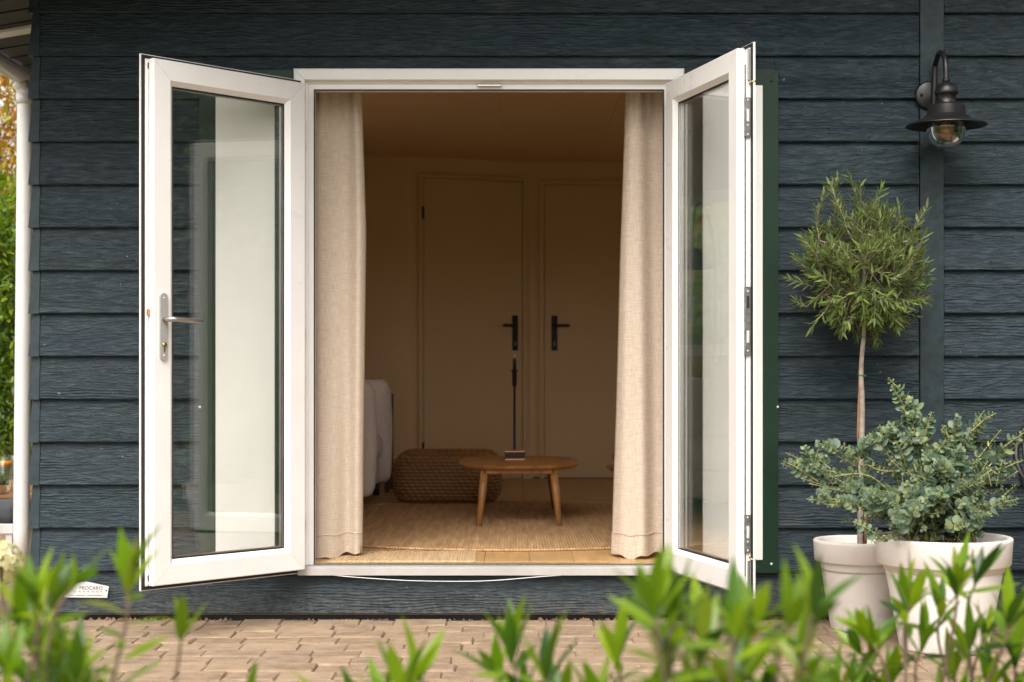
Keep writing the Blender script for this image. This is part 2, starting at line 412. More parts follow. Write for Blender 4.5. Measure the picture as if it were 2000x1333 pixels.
# leaves ------------------------------------------------------------
def leaf_shape(length, width, sections=5, fold=.25, curl=.15, blunt=.6):
    vs, fs = [], []
    for i in range(sections + 1):
        t = i / sections
        w = width * .5 * max(.03, math.sin(math.pi * t ** blunt)) if 0 < t < 1 else width * .02
        zc = curl * length * (t ** 2) * -1
        vs += [(-w, t * length, zc + w * fold), (0, t * length, zc), (w, t * length, zc + w * fold)]
    for i in range(sections):
        a = i * 3; fs += [(a, a + 1, a + 4, a + 3), (a + 1, a + 2, a + 5, a + 4)]
    return np.array(vs), fs
def orient(direction, normal_hint=None, roll=0.0):
    """matrix whose Y is the leaf direction and Z roughly faces the hint"""
    y = Vector(direction).normalized(); h = Vector(normal_hint or (0, 0, 1))
    z = h - y * h.dot(y)
    if z.length < 1e-3: z = y.orthogonal()
    z.normalize(); x = y.cross(z)
    m = Matrix((x, y, z)).transposed()
    return m @ Matrix.Rotation(roll, 3, 'Y')
def leaf_bundle(items, shapes, mat):
    """items: (loc, 3x3, scale, shape index) joined into one mesh"""
    V, F = [], []; b = 0
    for loc, m3, s, k in items:
        sv, sf = shapes[k]; v = (np.array(m3) @ (sv.T * s)).T + np.array(loc)
        V.append(v); F += [tuple(i + b for i in f) for f in sf]; b += len(sv)
    return mesh(np.concatenate(V).tolist(), F, mat, True)
def leaf_objects(items, shapes, mat, parent, name='leaf', most=300, rest='foliage'):
    ms = [mesh(v.tolist(), f, mat, True) for v, f in shapes]
    items = list(items); first, others = items[:most], items[most:]
    for loc, m3, s, k in first:
        o = put(name, ms[k], parent); o.matrix_local = Matrix.Translation(loc) @ Matrix(m3).to_4x4() @ Matrix.Scale(s, 4)
    if others: put(rest, leaf_bundle(others, shapes, mat), parent, kind='stuff')

# ------------------------------------------------------------------ the ground
def sheet(name, x0, x1, y0, y1, z, mat, n=1):
    return put(name, mesh([(x0, y0, z), (x1, y0, z), (x1, y1, z), (x0, y1, z)], [(0, 1, 2, 3)], mat), None, kind='structure')
sheet('ground', -400, 400, -400, 400, -.05, MT['grass'])
pav = box('paving', -6.5, 6.0, -3.1, .6, -.049, -.0075, MT['sand'], None, kind='structure')
box('planting_bed', -6.5, 6.0, -6.0, -3.12, -.045, .02, MT['soil'], None, bev=.01, kind='structure')
terr = box('side_terrace', -6.5, -2.05, .62, 6.5, -.049, -.004, MT['paver'], None, kind='structure')

def paver_shape(L, W, seed):
    r = random.Random(seed); bm = bmesh.new(); bmesh.ops.create_cube(bm, size=1)
    for v in bm.verts:
        v.co = Vector((v.co.x * (L - .0015) + r.uniform(-.0022, .0022), v.co.y * (W - .001) + r.uniform(-.0018, .0018), v.co.z * .06 - .03))
    top = [e for e in bm.edges if any(v.co.z > -.02 for v in e.verts)]
    bmesh.ops.bevel(bm, geom=top, offset=.005, segments=1, affect='EDGES')
    for v in bm.verts:
        if v.co.z > -.012: v.co.z += r.uniform(-.002, .002)
    return bm_mesh(bm, MT['paver'], False)
PV = [(L, paver_shape(L, .14, i)) for i, L in enumerate([.14, .175, .21, .21, .175, .14, .19, .16, .21, .175])]
far_vs, far_fs = [], []
row = 0; y = -.085
while y > -3.0:
    vis = y > -1.45
    x = -6.4 + rnd.uniform(0, .1) if not vis else -2.35 + rnd.uniform(-.1, .1)
    end = 5.8 if not vis else 2.3
    spans = [(x, end, vis)]
    if vis: spans += [(-6.4, x - .004, False), (end + .12, 5.8, False)]
    for a, e, near in spans:
        xx = a
        while xx < e:
            L, me = rnd.choice(PV)
            if near or xx + L < e + .2:
                cx, rz, tz = xx + L / 2, rnd.uniform(-.012, .012), rnd.uniform(-.004, .003)
                if near:
                    put('paver', me, pav, (cx, y + rnd.uniform(-.003, .003), tz), (rnd.uniform(-.01, .01), rnd.uniform(-.008, .008), rz + rnd.choice((0, math.pi))))
                else:
                    b = len(far_vs); far_vs += [(v.co.x + cx, v.co.y + y, v.co.z + tz) for v in me.vertices]
                    far_fs += [tuple(i + b for i in p.vertices) for p in me.polygons]
            xx += L + rnd.uniform(-.001, .002)
    y -= .141; row += 1
put('outlying_pavers', mesh(far_vs, far_fs, MT['paver']), pav, kind='stuff')

# ------------------------------------------------------------------ the garden house
house = thing('garden_house', 'dark blue-grey weatherboarded garden house with open white double doors', 'house')
ROOF = lambda x: 2.60 + .17 * (x + 1.95)
XL, XR, YB = -1.90, 3.10, 5.75
FLZ, CEZ = .2254, 2.60
pitch = 83.5 / 480
def board(x0, x1, k, ztop=None, zbot=None, name='siding_board'):
    z0 = WZ(1197.5 - 83.5 * k); z1 = z0 + pitch + .022
    f = lambda z: -.033 + .023 * (z - z0) / (pitch + .022)
    zb = z0 if zbot is None else zbot; zt = z1 if ztop is None else ztop
    prof = [(f(zb) + .003, zb), (f(zb), zb + .004), (f(zt), zt), (f(zt) + .009, zt), (f(zb) + .013, zb)]
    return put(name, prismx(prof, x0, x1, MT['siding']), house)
XC = WX(80); OL, OR = WX(398), WX(1512); XS0, XS1 = WX(1793.5), WX(1840)
for k in range(0, 19):
    zt = WZ(1197.5 - 83.5 * k) + pitch
    xs = max(XC, (zt - 2.60) / .17 - 1.95 - .35)
    if k == 0 or k >= 13: 
        if xs < XS0 - .1: board(xs, XS0 - .004, k)
    elif k == 12:
        board(XC, OL, k); board(OR, XS0 - .004, k); board(OL + .001, OR - .001, k, zbot=WZ(152))
    else:
        board(XC, OL, k); board(OR, XS0 - .004, k)
    board(max(XS1 + .001, xs), XR + .02, k)
    # mitred corner piece and the boards of the side wall
    z0 = WZ(1197.5 - 83.5 * k)
    if zt < 2.72:
        zc0, zc1 = z0 - .001, z0 + pitch - .002
        a, b = WX(60), WX(66.5)
        vs = [(XC + .002, -.036, zc0), (a, -.036, zc0), (b, -.019, zc1), (XC + .002, -.019, zc1), (XC + .002, .05, zc0), (a, .05, zc0), (b, .05, zc1), (XC + .002, .05, zc1)]
        put('corner_piece', fix(mesh(vs, [(0, 1, 2, 3), (4, 5, 6, 7), (0, 1, 5, 4), (1, 2, 6, 5), (2, 3, 7, 6), (3, 0, 4, 7)], MT['strip'])), house)
        if 5 < k < 12:
            segs = ((.052, 1.42), (3.48, YB))
        else: segs = ((.052, YB),)
        for s0, s1 in segs:
            vs = [(a + .006, s0, z0), (a + .006, s1, z0), (b + .006, s1, z0 + pitch + .02), (b + .006, s0, z0 + pitch + .02), (a + .018, s0, z0), (a + .018, s1, z0), (b + .016, s1, z0 + pitch + .02), (b + .016, s0, z0 + pitch + .02)]
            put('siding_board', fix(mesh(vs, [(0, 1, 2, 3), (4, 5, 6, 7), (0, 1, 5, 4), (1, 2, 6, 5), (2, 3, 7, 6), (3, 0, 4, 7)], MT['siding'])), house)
box('cover_strip', XS0, XS1, -.031, -.006, WZ(1197), ROOF(1.7) + .02, MT['strip'], house, bev=.0015, seg=1)
box('gap_shade_strip', XL, XR, .012, .03, -.04, .06, MT['black'], house)  # black strip standing in for the shade in the gap below the siding
# wall core with the door opening, side walls with the window, back wall
ox0, ox1, oz0, oz1 = -.875, .690, .17, 2.225
def slab(name, x0, x1, y0, y1, z0, z1, mat, parent=house, **kw): return box(name, x0, x1, y0, y1, z0, z1, mat, parent, **kw)
core = []
slab('wall_core', XL, ox0, 0.001, .10, .02, 2.6, MT['wall']); slab('wall_core', ox1, XR, 0.001, .10, .02, 2.6, MT['wall'])
slab('wall_core', ox0, ox1, 0.001, .10, .02, oz0, MT['wall']); slab('wall_core', ox0, ox1, 0.001, .10, oz1, 2.6, MT['wall'])
put('wall_core', fix(mesh([(XL, .001, 2.601), (XR, .001, 2.601), (XR, .001, ROOF(XR)), (XL, .001, ROOF(XL)), (XL, .1, 2.601), (XR, .1, 2.601), (XR, .1, ROOF(XR)), (XL, .1, ROOF(XL))],
    [(0, 1, 2, 3), (4, 5, 6, 7), (0, 1, 5, 4), (1, 2, 6, 5), (2, 3, 7, 6), (3, 0, 4, 7)], MT['wall'])), house)
wy0, wy1, wz0, wz1 = 1.45, 3.45, 1.12, 2.16
for a in ((.101, wy0, .02, 2.6), (wy1, YB, .02, 2.6), (wy0, wy1, .02, wz0), (wy0, wy1, wz1, 2.6)):
    slab('wall_core', XL, XL + .10, *a, MT['wall'])
rw = (.7, 4.3, .75, 2.25)  # right-wall opening, added for more daylight inside
for a in ((.101, rw[0], .02, 2.6), (rw[1], YB, .02, 2.6), (rw[0], rw[1], .02, rw[2]), (rw[0], rw[1], rw[3], 2.6)):
    slab('wall_core', XR - .10, XR, *a, MT['wall'])
slab('wall_core', XL + .101, XR - .101, YB - .1, YB, .02, 2.6, MT['wall'])
# side window
pr = [(0, -.03), (.06, -.03), (.07, -.02), (.07, .02), (.06, .03), (0, .03)]
fm = frame_members(wy0, wy1, wz0, wz1, pr, MT['upvc'])
swf = put('side_window', fm['L'], house, (XL + .05, 0, 0), (0, 0, R(90)))
for s in 'RTB': put('window_frame', fm[s], swf)
put('window_pane', boxm(wy0 + .065, wy1 - .065, -.01, .01, wz0 + .065, wz1 - .065, MT['glass']), swf)
fm = frame_members(rw[0], rw[1], rw[2], rw[3], pr, MT['upvc'])
swr = put('added_light_window', fm['L'], house, (XR - .05, 0, 0), (0, 0, R(90)))  # unseen window, added to brighten the room
for s in 'RTB': put('window_frame', fm[s], swr)
put('window_pane', boxm(rw[0] + .065, rw[1] - .065, -.01, .01, rw[2] + .065, rw[3] - .065, MT['glass']), swr)
# roof: sheet, soffit boards, gutter and downpipe
def sloped(x0, x1, y0, y1, dz0, dz1, mat):
    vs = [(x, y, ROOF(x) + d) for d in (dz0, dz1) for (x, y) in ((x0, y0), (x1, y0), (x1, y1), (x0, y1))]
    return fix(mesh(vs, [(0, 1, 2, 3), (4, 5, 6, 7), (0, 1, 5, 4), (1, 2, 6, 5), (2, 3, 7, 6), (3, 0, 4, 7)], mat))
OV = -.95
roof = put('roof', sloped(-2.5, 3.4, OV, YB + .3, .06, .12, MT['soffit']), house)
y = OV
while y < 2.1:
    x1 = 3.4 if y + .2 < -.03 else -1.955
    put('soffit_board', sloped(-2.46, x1, y, y + .172, .012, .05, MT['soffit']), roof)
    y += .2
put('white_soffit_piece', sloped(-2.40, -2.10, .70, .80, -.002, .011, MT['pipe']), roof)  # short white piece on the soffit underside
put('barge_board', sloped(-2.5, 3.4, OV - .03, OV - .003, -.06, .13, MT['soffit']), roof)
# gutter: half-round channel along the side eave
GX, GZ, GY1 = -2.475, 2.52, 1.60
vs, fs = [], []
ring = [(.055 * math.cos(a), .06 * math.sin(a)) for a in np.linspace(math.pi, 2 * math.pi, 13)]
ring += [(x * .92, z * .92) for x, z in ring[::-1]]
for yy in (OV, GY1): vs += [(GX + x, yy, GZ + z) for x, z in ring]
n = len(ring); fs = [(i, (i + 1) % n, n + (i + 1) % n, n + i) for i in range(n)] + [tuple(range(n))[::-1], tuple(range(n, 2 * n))]
put('gutter', fix(mesh(vs, fs, MT['pipe'])), roof)
PXc, PYc = -2.453, 1.55
put('downpipe', tubem(bez([(GX, PYc - .02, GZ - .05), (PXc - .004, PYc, GZ - .10), (PXc, PYc, 2.30), (PXc - .01, PYc, 1.2), (PXc - .022, PYc, .02)], 6), .040, MT['pipe'], 20), house)
put('pipe_collar', tubem([(PXc - .001, PYc, 2.41), (PXc - .001, PYc, 2.36)], .043, MT['pipe'], 20), house)

# fixed white side panels in green flashing
for (a, b) in ((393, 574), (1336, 1517)):
    x0, x1, z0, z1 = WX(a), WX(b), WZ(1117), WZ(141)
    inn, out = (.0667, .0250)
    li, ri = (.0667, .0708) if a < 900 else (.0708, .0635)
    bx0, bx1, bz0, bz1 = x0 + li, x1 - ri, z0 + .052, z1 - .062
    pan = put('side_panel', boxm(bx0, bx1, -.046, -.031, bz0, bz1, MT['panel'], .002, 1), house)
    def quad(p, y0=-.040, y1=-.026):
        vs = [(x, y0, z) for x, z in p] + [(x, y1, z) for x, z in p]
        return fix(mesh(vs, [(0, 1, 2, 3), (4, 5, 6, 7), (0, 1, 5, 4), (1, 2, 6, 5), (2, 3, 7, 6), (3, 0, 4, 7)], MT['green']))
    g = .0008
    put('green_flashing', quad([(x0, z0), (bx0 + .01, bz0 - .002), (bx0 + .01, bz1 + .002), (x0, z1)]), pan)
    put('green_flashing', quad([(x1, z0), (x1, z1), (bx1 - .01, bz1 + .002), (bx1 - .01, bz0 - .002)]), pan)
    put('green_flashing', quad([(x0 + g, z1), (bx0 + .01 + g, bz1 + .002), (bx1 - .01 - g, bz1 + .002), (x1 - g, z1)], -.0395), pan)
    put('green_flashing', quad([(x0 + g, z0), (x1 - g, z0), (bx1 - .01 - g, bz0 - .002), (bx0 + .01 + g, bz0 - .002)], -.0395), pan)
    xs = x1 - .028 if a > 900 else x0 + .028
    for zz, mm in ((z1 - .045, 'blackmetal'), (z0 + .036, 'silver'), (WZ(795), 'silver')):
        put('screw', lathem([(0.0001, .004), (.004, .003), (.0055, 0)], MT[mm], 12), pan, (xs if zz != WZ(795) else (x1 - .002 if a > 900 else x0 + .002), -.040, zz), (R(90), 0, 0))

# door frame
FX0, FX1, FZ1 = WX(575), WX(1335), WZ(137)
prof = [(0, -.030), (.004, -.033), (.044, -.033), (.047, -.029), (.047, -.006), (.056, -.004), (.056, .004), (.0785, .004), (.0785, .07), (0, .07)]
prof = [(i, y) for i, y in prof]
FB = WZ(1123)
fm = frame_members(FX0, FX1, FB - .2, FZ1, prof, MT['upvc'], 'LTR')
head = put('door_frame', fm['T'], house)
for s in 'LR':
    me = fm[s]
    for v in me.vertices:
        if v.co.z < FB + .5: v.co.z = WZ(1104)
    put('door_jamb', me, head)
gp = [(.0788, .000), (.0835, .000), (.0835, .012), (.0788, .012)]
gm = frame_members(FX0, FX1, FB - .2, FZ1, gp, MT['black'], 'LTR')
for s in 'LTR':
    for v in gm[s].vertices:
        if v.co.z < FB + .5: v.co.z = WZ(1104)
    put('gasket', gm[s], head)
put('striker', boxm(WX(932), WX(980), -.016, -.0045, WZ(170.5), WZ(166), MT['steel'], .002, 1), head)
th = put('threshold', prismx([(-.055, WZ(1121)), (-.055, WZ(1107)), (-.050, WZ(1105.5)), (-.02, WZ(1104)), (.09, WZ(1103.5)), (.09, WZ(1121))], WX(585), WX(1329), MT['sill']), house)
put('threshold_seal', boxm(WX(612), WX(1295), -.004, .012, WZ(1103.4), WZ(1101.5), MT['greysteel']), th)

# door leaves
LW, LH, LZ0 = .715, 1.956, .2113
lprof = [(-.019, -.031), (-.019, -.024), (-.002, -.024), (-.002, -.018), (.004, -.018), (.004, -.006), (.010, -.006), (.010, .002), (.002, .002), (.002, .028), (.005, .031), (.076, .031), (.078, .029), (.095, .013), (.095, -.014), (.078, -.031)]
def leaf(sx, loc, rz, label):
    x0, x1 = (0, LW) if sx > 0 else (-LW, 0)
    fm = frame_members(x0, x1, 0, LH, lprof, MT['upvc'])
    hinge_side, free_side = ('L', 'R') if sx > 0 else ('R', 'L')
    root = put('door_leaf', fm[hinge_side], house, loc, (0, 0, rz), label=label)
    put('stile', fm[free_side], root); put('rail', fm['T'], root); put('rail', fm['B'], root)
    for y0 in (-.012, .008): put('glass_pane', boxm(x0 + .091, x1 - .091, y0, y0 + .004, .091, LH - .091, MT['glass']), root)
    for y0 in (-.0135, .0128):
        bp = [(.0925, y0), (.0995, y0), (.0995, y0 + .0010), (.0925, y0 + .0010)]
        gm = frame_members(x0, x1, 0, LH, bp, MT['black'])
        for s in 'LTRB': put('gasket', gm[s], root)
    sp = [(.096, -.0075), (.104, -.0075), (.104, .0075), (.096, .0075)]
    for s, me in frame_members(x0, x1, 0, LH, sp, MT['steel']).items(): put('glazing_spacer', me, root)
    op = [(-.0155, -.0238), (-.0024, -.0238), (-.0024, -.0195), (-.0155, -.0195)]
    for s, me in frame_members(x0, x1, 0, LH, op, MT['black']).items(): put('gasket', me, root)
    fx = sx * LW
    # lock rail in the free edge
    put('lock_rail', boxm(min(fx - sx * .0098, fx - sx * .006), max(fx - sx * .0098, fx - sx * .006), -.0055, .0015, .06, LH - .06, MT['greysteel']), root)
    for hz in (.22, .98, 1.74):
        put('hinge', tubem([(-sx * .016, .0, hz - .05), (-sx * .016, .0, hz + .05)], .009, MT['upvc'], 14), root)
    return root
LL = leaf(+1, (-.8503, -.0685, LZ0), R(-134), 'left leaf of the white double door, with a steel lever handle')
RL = leaf(-1, (.6463, -.0818, LZ0), R(105.4), 'right leaf of the white double door, with lock keeps on its edge')
# lever handle on the left leaf (interior face)
hx = .672
def plate(hx, z0, z1, w, t, y, mat):
    pts = []
    for a in np.linspace(0, math.pi, 9): pts.append((hx + w / 2 * math.cos(a), z1 - w / 2 + w / 2 * math.sin(a)))
    for a in np.linspace(math.pi, 2 * math.pi, 9): pts.append((hx + w / 2 * math.cos(a), z0 + w / 2 + w / 2 * math.sin(a)))
    n = len(pts); vs = [(x, y, z) for x, z in pts] + [(x, y + t, z) for x, z in pts]
    return fix(mesh(vs, [tuple(range(n)), tuple(range(n, 2 * n))] + [(i, (i + 1) % n, n + (i + 1) % n, n + i) for i in range(n)], mat))
hz1, hz0 = 1.298 - LZ0, 1.048 - LZ0
put('handle_plate', plate(hx, hz0, hz1, .033, .008, .0312, MT['satin']), LL)
lev = [(hx, .038, hz1 - .098), (hx, .074, hz1 - .098), (hx - .006, .084, hz1 - .098), (hx - .02, .087, hz1 - .098), (hx - .07, .087, hz1 - .100), (hx - .135, .087, hz1 - .102)]
put('lever', tubem(lev, [.0095, .0095, .0098, .0098, .0092, .0085], MT['steel'], 14), LL)
for zz in (hz1 - .018, hz0 + .018): put('screw', lathem([(.0001, .002), (.003, .0015), (.004, 0)], MT['silver'], 10), LL, (hx, .0392, zz), (R(-90), 0, 0))
put('key_cylinder', tubem([(hx, .038, hz0 + .058), (hx, .044, hz0 + .058)], .0085, MT['brass'], 14), LL)
put('key_slot', boxm(hx - .004, hx + .004, .038, .0415, hz0 + .032, hz0 + .056, MT['brass'], .001, 1), LL)
put('latch', boxm(LW - .010, LW + .006, -.004, .010, hz1 - .085, hz1 - .06, MT['copper'], .001, 1), LL)
for zz in (.02, LH - .035): put('corner_drive', boxm(LW - .010, LW - .001, -.008, .000, zz, zz + .02, MT['greysteel']), LL)
# keeps on the free edge of the right leaf
ex = -LW
for (ya, yb) in ((190, 268), (560, 695), (1006, 1081)):
    s = 545.0; za, zb = CAMZ - (yb - HOR) / s - LZ0, CAMZ - (ya - HOR) / s - LZ0
    kp = put('lock_keep', boxm(ex - .006, ex + .003, -.018, .004, za, zb, MT['greysteel'], .0015, 1), RL)
    L = zb - za; cnt = 2 if L > .2 else 1
    for q in range(cnt):
        c = za + L * (q + .55) / cnt
        put('keep_slot', boxm(ex - .0075, ex - .0055, -.013, -.003, c - .022, c + .022, MT['black'] if q else MT['silver'], .0005, 1), kp)
    for t in (.07, .3, .93): put('screw', lathem([(.0001, .0015), (.0028, .001), (.0035, 0)], MT['silver'], 10), kp, (ex - .006, -.008, za + L * t), (0, R(-90), 0))
for zz in (.0, LH - .12):
    put('shoot_bolt', boxm(ex - .004, ex + .004, -.018, -.009, zz + .004, zz + .116, MT['steel'], .001, 1), RL)
put('bolt_lever', tubem([(ex - .002, -.014, LH - .13), (ex - .016, -.020, LH - .122), (ex - .020, -.034, LH - .120)], .003, MT['brass'], 8), RL)
put('bolt_lever', tubem([(ex - .002, -.014, .13), (ex - .014, -.020, .122), (ex - .018, -.034, .120)], .003, MT['brass'], 8), RL)
# door stop on the siding and the sagging seal cord below the sill
ds = put('door_stop', lathem([(.0001, .052), (.012, .052), (.022, .046), (.027, .034), (.024, .022), (.014, .016), (.012, 0)], MT['cream_knob'], 24), house, (WX(266), -.022, WZ(1086)), (R(90), 0, 0))
put('stop_band', lathem([(.0125, .0525), (.013, .054), (.0001, .054)], MT['blackmetal'], 20), ds)
cord = put('seal_strip', tubem(bez([(WX(655), -.052, WZ(1121)), (WX(700), -.053, WZ(1125)), (WX(800), -.055, WZ(1131)), (WX(900), -.055, WZ(1132.5)), (WX(970), -.055, WZ(1130.5)), (WX(1050), -.053, WZ(1124)), (WX(1095), -.052, WZ(1121))], 8), .0016, MT['whitecable'], 8),
    None, label='thin white seal strip sagging below the door threshold', category='strip')

# ------------------------------------------------------------------ interior setting
fl = box('floor', XL + .101, XR - .101, .101, YB - .101, FLZ - .06, FLZ - .012, MT['darkwood'], None, kind='structure')
box('floor_edge', ox0 + .001, ox1 - .001, .012, .100, FLZ - .04, FLZ - .0015, MT['floor'], fl)
x = XL + .103; bw = .187
while x < XR - .15:
    x2 = min(x + bw - .0015, XR - .103)
    box('floorboard', x, x2, .102, YB - .104, FLZ - .0115, FLZ, MT['floor'], fl, bev=.0008, seg=1); x += bw
ce = box('ceiling', XL + .101, XR - .101, .101, YB - .101, CEZ, CEZ + .02, MT['wall'], None, kind='structure')
x = -.066 - .68 * 3
while x < XR - .1:
    a, b = max(x + .0006, XL + .103), min(x + .6794, XR - .103)
    if b - a > .05: box('ceiling_panel', a, b, .103, YB - .105, CEZ - .014, CEZ - .001, MT['ceil'], ce, bev=.0015, seg=1)
    x += .68
# back partition: left part, angled part with a door, right part with a door
yL, yR_ = 5.12, 5.42
xa, xb = -.76, .135
wl = box('wall_back_left', XL + .102, xa, yL, yL + .1, FLZ - .02, CEZ, MT['wall'], None, kind='structure')
wr = box('wall_back_right', xb, XR - .102, yR_, yR_ + .1, FLZ - .02, CEZ, MT['wall'], None, kind='structure')
ang = math.atan2(yR_ - yL, xb - xa); alen = math.hypot(xb - xa, yR_ - yL)
wa = put('wall_back_angled', boxm(0, alen, 0, .1, FLZ - .02, CEZ, MT['wall']), None, (xa, yL, 0), (0, 0, ang), kind='structure')
box('skirting', xb + .02, XR - .103, yR_ - .012, yR_ - .001, FLZ, FLZ + .012, MT['darkwood'], wr)
def interior_door(label, loc, rz, w, h, handle_right, hinge_z=True):
    d = thing('interior_door', label, 'door', loc, rz)
    fp = [(0, -.02), (.012, -.024), (.03, -.024), (.034, -.014), (.034, -.002), (0, -.002)]
    fm = frame_members(-.034, w + .034, -.3, h + .034, fp, MT['idoor'], 'LTR')
    for s in 'LTR':
        for v in fm[s].vertices:
            if v.co.z < .05: v.co.z = .001
        put('door_casing', fm[s], d)
    put('door_panel', boxm(.003, w - .003, -.014, -.001, .008, h - .003, MT['idoor'], .002, 1), d)
    px_ = w - .06 if handle_right else .075
    pl = put('handle_plate', boxm(px_ - .022, px_ + .022, -.022, -.0145, .955, 1.215, MT['blackmetal'], .002, 1), d)
    s = -1 if handle_right else 1
    put('lever', tubem([(px_, -.022, 1.14), (px_, -.06, 1.14), (px_ + s * .012, -.068, 1.14), (px_ + s * .11, -.068, 1.14)], .0105, MT['blackmetal'], 10), d)
    put('key_hole', boxm(px_ - .006, px_ + .006, -.024, -.0221, .99, 1.02, MT['greysteel']), d)
    if hinge_z:
        for z in (.19, h - .30): put('hinge', tubem([(-.004, -.022, z), (-.004, -.022, z + .09)], .009, MT['blackmetal'], 10), d)
    return d
o = Vector((math.cos(ang), math.sin(ang), 0))
p0 = Vector((xa, yL, FLZ)) + o * .115
interior_door('left of two plain interior doors, hinges showing, on the angled wall', tuple(p0), ang, .765, 2.21, True)
interior_door('right of two plain interior doors, black lever pointing right, beside the right curtain', ((1063 - 1000) * 11.92 / FPX, yR_, FLZ), 0, .80, 2.19, False, False)

# ------------------------------------------------------------------ curtains
def curtain(label, xh, edge, y0, seed, nu=90, nv=46):
    """edge: [(photo y, photo x)] of the free side; xh hidden side"""
    zt, zb = 2.34, FLZ + .012
    s = FPX / (DIST + y0)
    ys = [e[0] for e in edge]; xs = [(e[1] - 1000) / s for e in edge]
    vs, uv = [], []; r = random.Random(seed); ph = r.uniform(0, 6)
    for j in range(nv + 1):
        t = j / nv; z = zt + (zb - zt) * t
        py = HOR - (z - CAMZ) * s; xe = float(np.interp(py, ys, xs))
        for i in range(nu + 1):
            u = i / nu
            x = xh + (xe - xh) * u
            d = abs(xe - xh) * u
            am = .013 + .016 * t
            f = math.sin(2 * math.pi * d / .19 + ph + .25 * math.sin(3 * t + seed)) + .22 * math.sin(2 * math.pi * d / .083 + 1.7 * ph + t)
            pl = .012 * math.sin(2 * math.pi * d / .045) * max(0, 1 - t / .14)
            edgecurl = .05 * max(0, (u - .93) / .07) ** 2
            y = y0 + am * f + pl + edgecurl + .006 * math.sin(5 * t + 9 * u)
            zz = z + (.010 * math.sin(d * 31 + ph) + .006 * math.sin(d * 83)) * max(0, (t - .93) / .07)
            vs.append((x, y, zz)); uv.append((d * 1.0, z))
    fs = [(j * (nu + 1) + i, j * (nu + 1) + i + 1, (j + 1) * (nu + 1) + i + 1, (j + 1) * (nu + 1) + i) for j in range(nv) for i in range(nu)]
    me = mesh(vs, fs, MT['linen'], True)
    ul = me.uv_layers.new(name='UVMap'); idx = [l.vertex_index for l in me.loops]
    ul.data.foreach_set('uv', [c for k in idx for c in uv[k]])
    root = put('curtain', me, None, label=label, category='curtain', group='linen curtains in the doorway')
    md = root.modifiers.new('thick', 'SOLIDIFY'); md.thickness = .0015
    j0 = nv - 2
    hv = [(vs[k][0], vs[k][1] - .0028, vs[k][2]) for k in range(j0 * (nu + 1), (nv + 1) * (nu + 1))]
    hf = [(j * (nu + 1) + i, j * (nu + 1) + i + 1, (j + 1) * (nu + 1) + i + 1, (j + 1) * (nu + 1) + i) for j in range(nv - j0) for i in range(nu)]
    hm = mesh(hv, hf, MT['linen'], True); ul = hm.uv_layers.new(name='UVMap'); off = j0 * (nu + 1)
    ul.data.foreach_set('uv', [c for l in hm.loops for c in uv[l.vertex_index + off]])
    put('hem', hm, root)
    put('seam', tubem([(p[0], p[1] - .002, p[2]) for p in hv[:nu + 1]], .0020, MT['linen'], 6), root)
    return root
curtain('cream linen curtain at the left side of the doorway, in front of the sofa', -1.10, [(150, 704), (300, 709), (450, 714), (700, 711), (900, 708), (1090, 706)], .20, 1)
curtain('cream linen curtain at the right side of the doorway, behind the open right leaf', .93, [(150, 1224), (300, 1219), (500, 1212), (800, 1205), (1090, 1196)], .19, 5)
rod = put('curtain_rod', tubem([(-1.5, .2, 2.40), (1.4, .2, 2.40)], .012, MT['blackmetal'], 12), None, label='black curtain rod above the doorway inside the room', category='rod')
for x in (-1.2, 1.1): put('rod_bracket', boxm(x - .01, x + .01, .1, .2, 2.39, 2.41, MT['blackmetal']), rod)

# ------------------------------------------------------------------ interior things
# round rug
def disc_mesh(r, h, mat, n=96, rings=6):
    prof = [(r, 0), (r + .004, h * .4), (r - .004, h)] + [(r * (1 - k / rings), h) for k in range(1, rings)] + [(.001, h)]
    return lathem(prof, mat, n, False)
rg = put('round_rug', disc_mesh(1.33, .009, MT['rug']), None, (-.03, 1.79, FLZ + .0005), label='large round brown jute rug on the oak floor', category='rug')
tor = [(-.0 + 1.333 * math.cos(a), 1.333 * math.sin(a), .006) for a in np.linspace(0, 2 * math.pi, 121)]
put('rug_border', tubem(tor, .0065, MT['rug'], 6), rg)
# door mat with braided rows
def braid(x0, x1, y0, y1, mat):
    nx, ny = 180, 44; vs, fs = [], []
    for j in range(ny + 1):
        for i in range(nx + 1):
            u, w = i / nx, j / ny
            x, y = x0 + (x1 - x0) * u, y0 + (y1 - y0) * w
            h = .006 + .003 * abs(math.sin(w * math.pi * 14)) * (.6 + .4 * math.sin(u * math.pi * 62 + (1 if int(w * 14) % 2 else -1) * w * 90))
            if i in (0, nx) or j in (0, ny): h = .0
            vs.append((x, y, h))
    for j in range(ny):
        for i in range(nx):
            a = j * (nx + 1) + i; fs.append((a, a + 1, a + nx + 2, a + nx + 1))
    return mesh(vs, fs, mat, True)
put('door_mat', braid(-.305, .305, -.19, .19, MT['mat']), None, (-.455, .235, FLZ + .0005), (0, 0, R(.6)), label='small pale braided door mat just inside the threshold', category='mat')
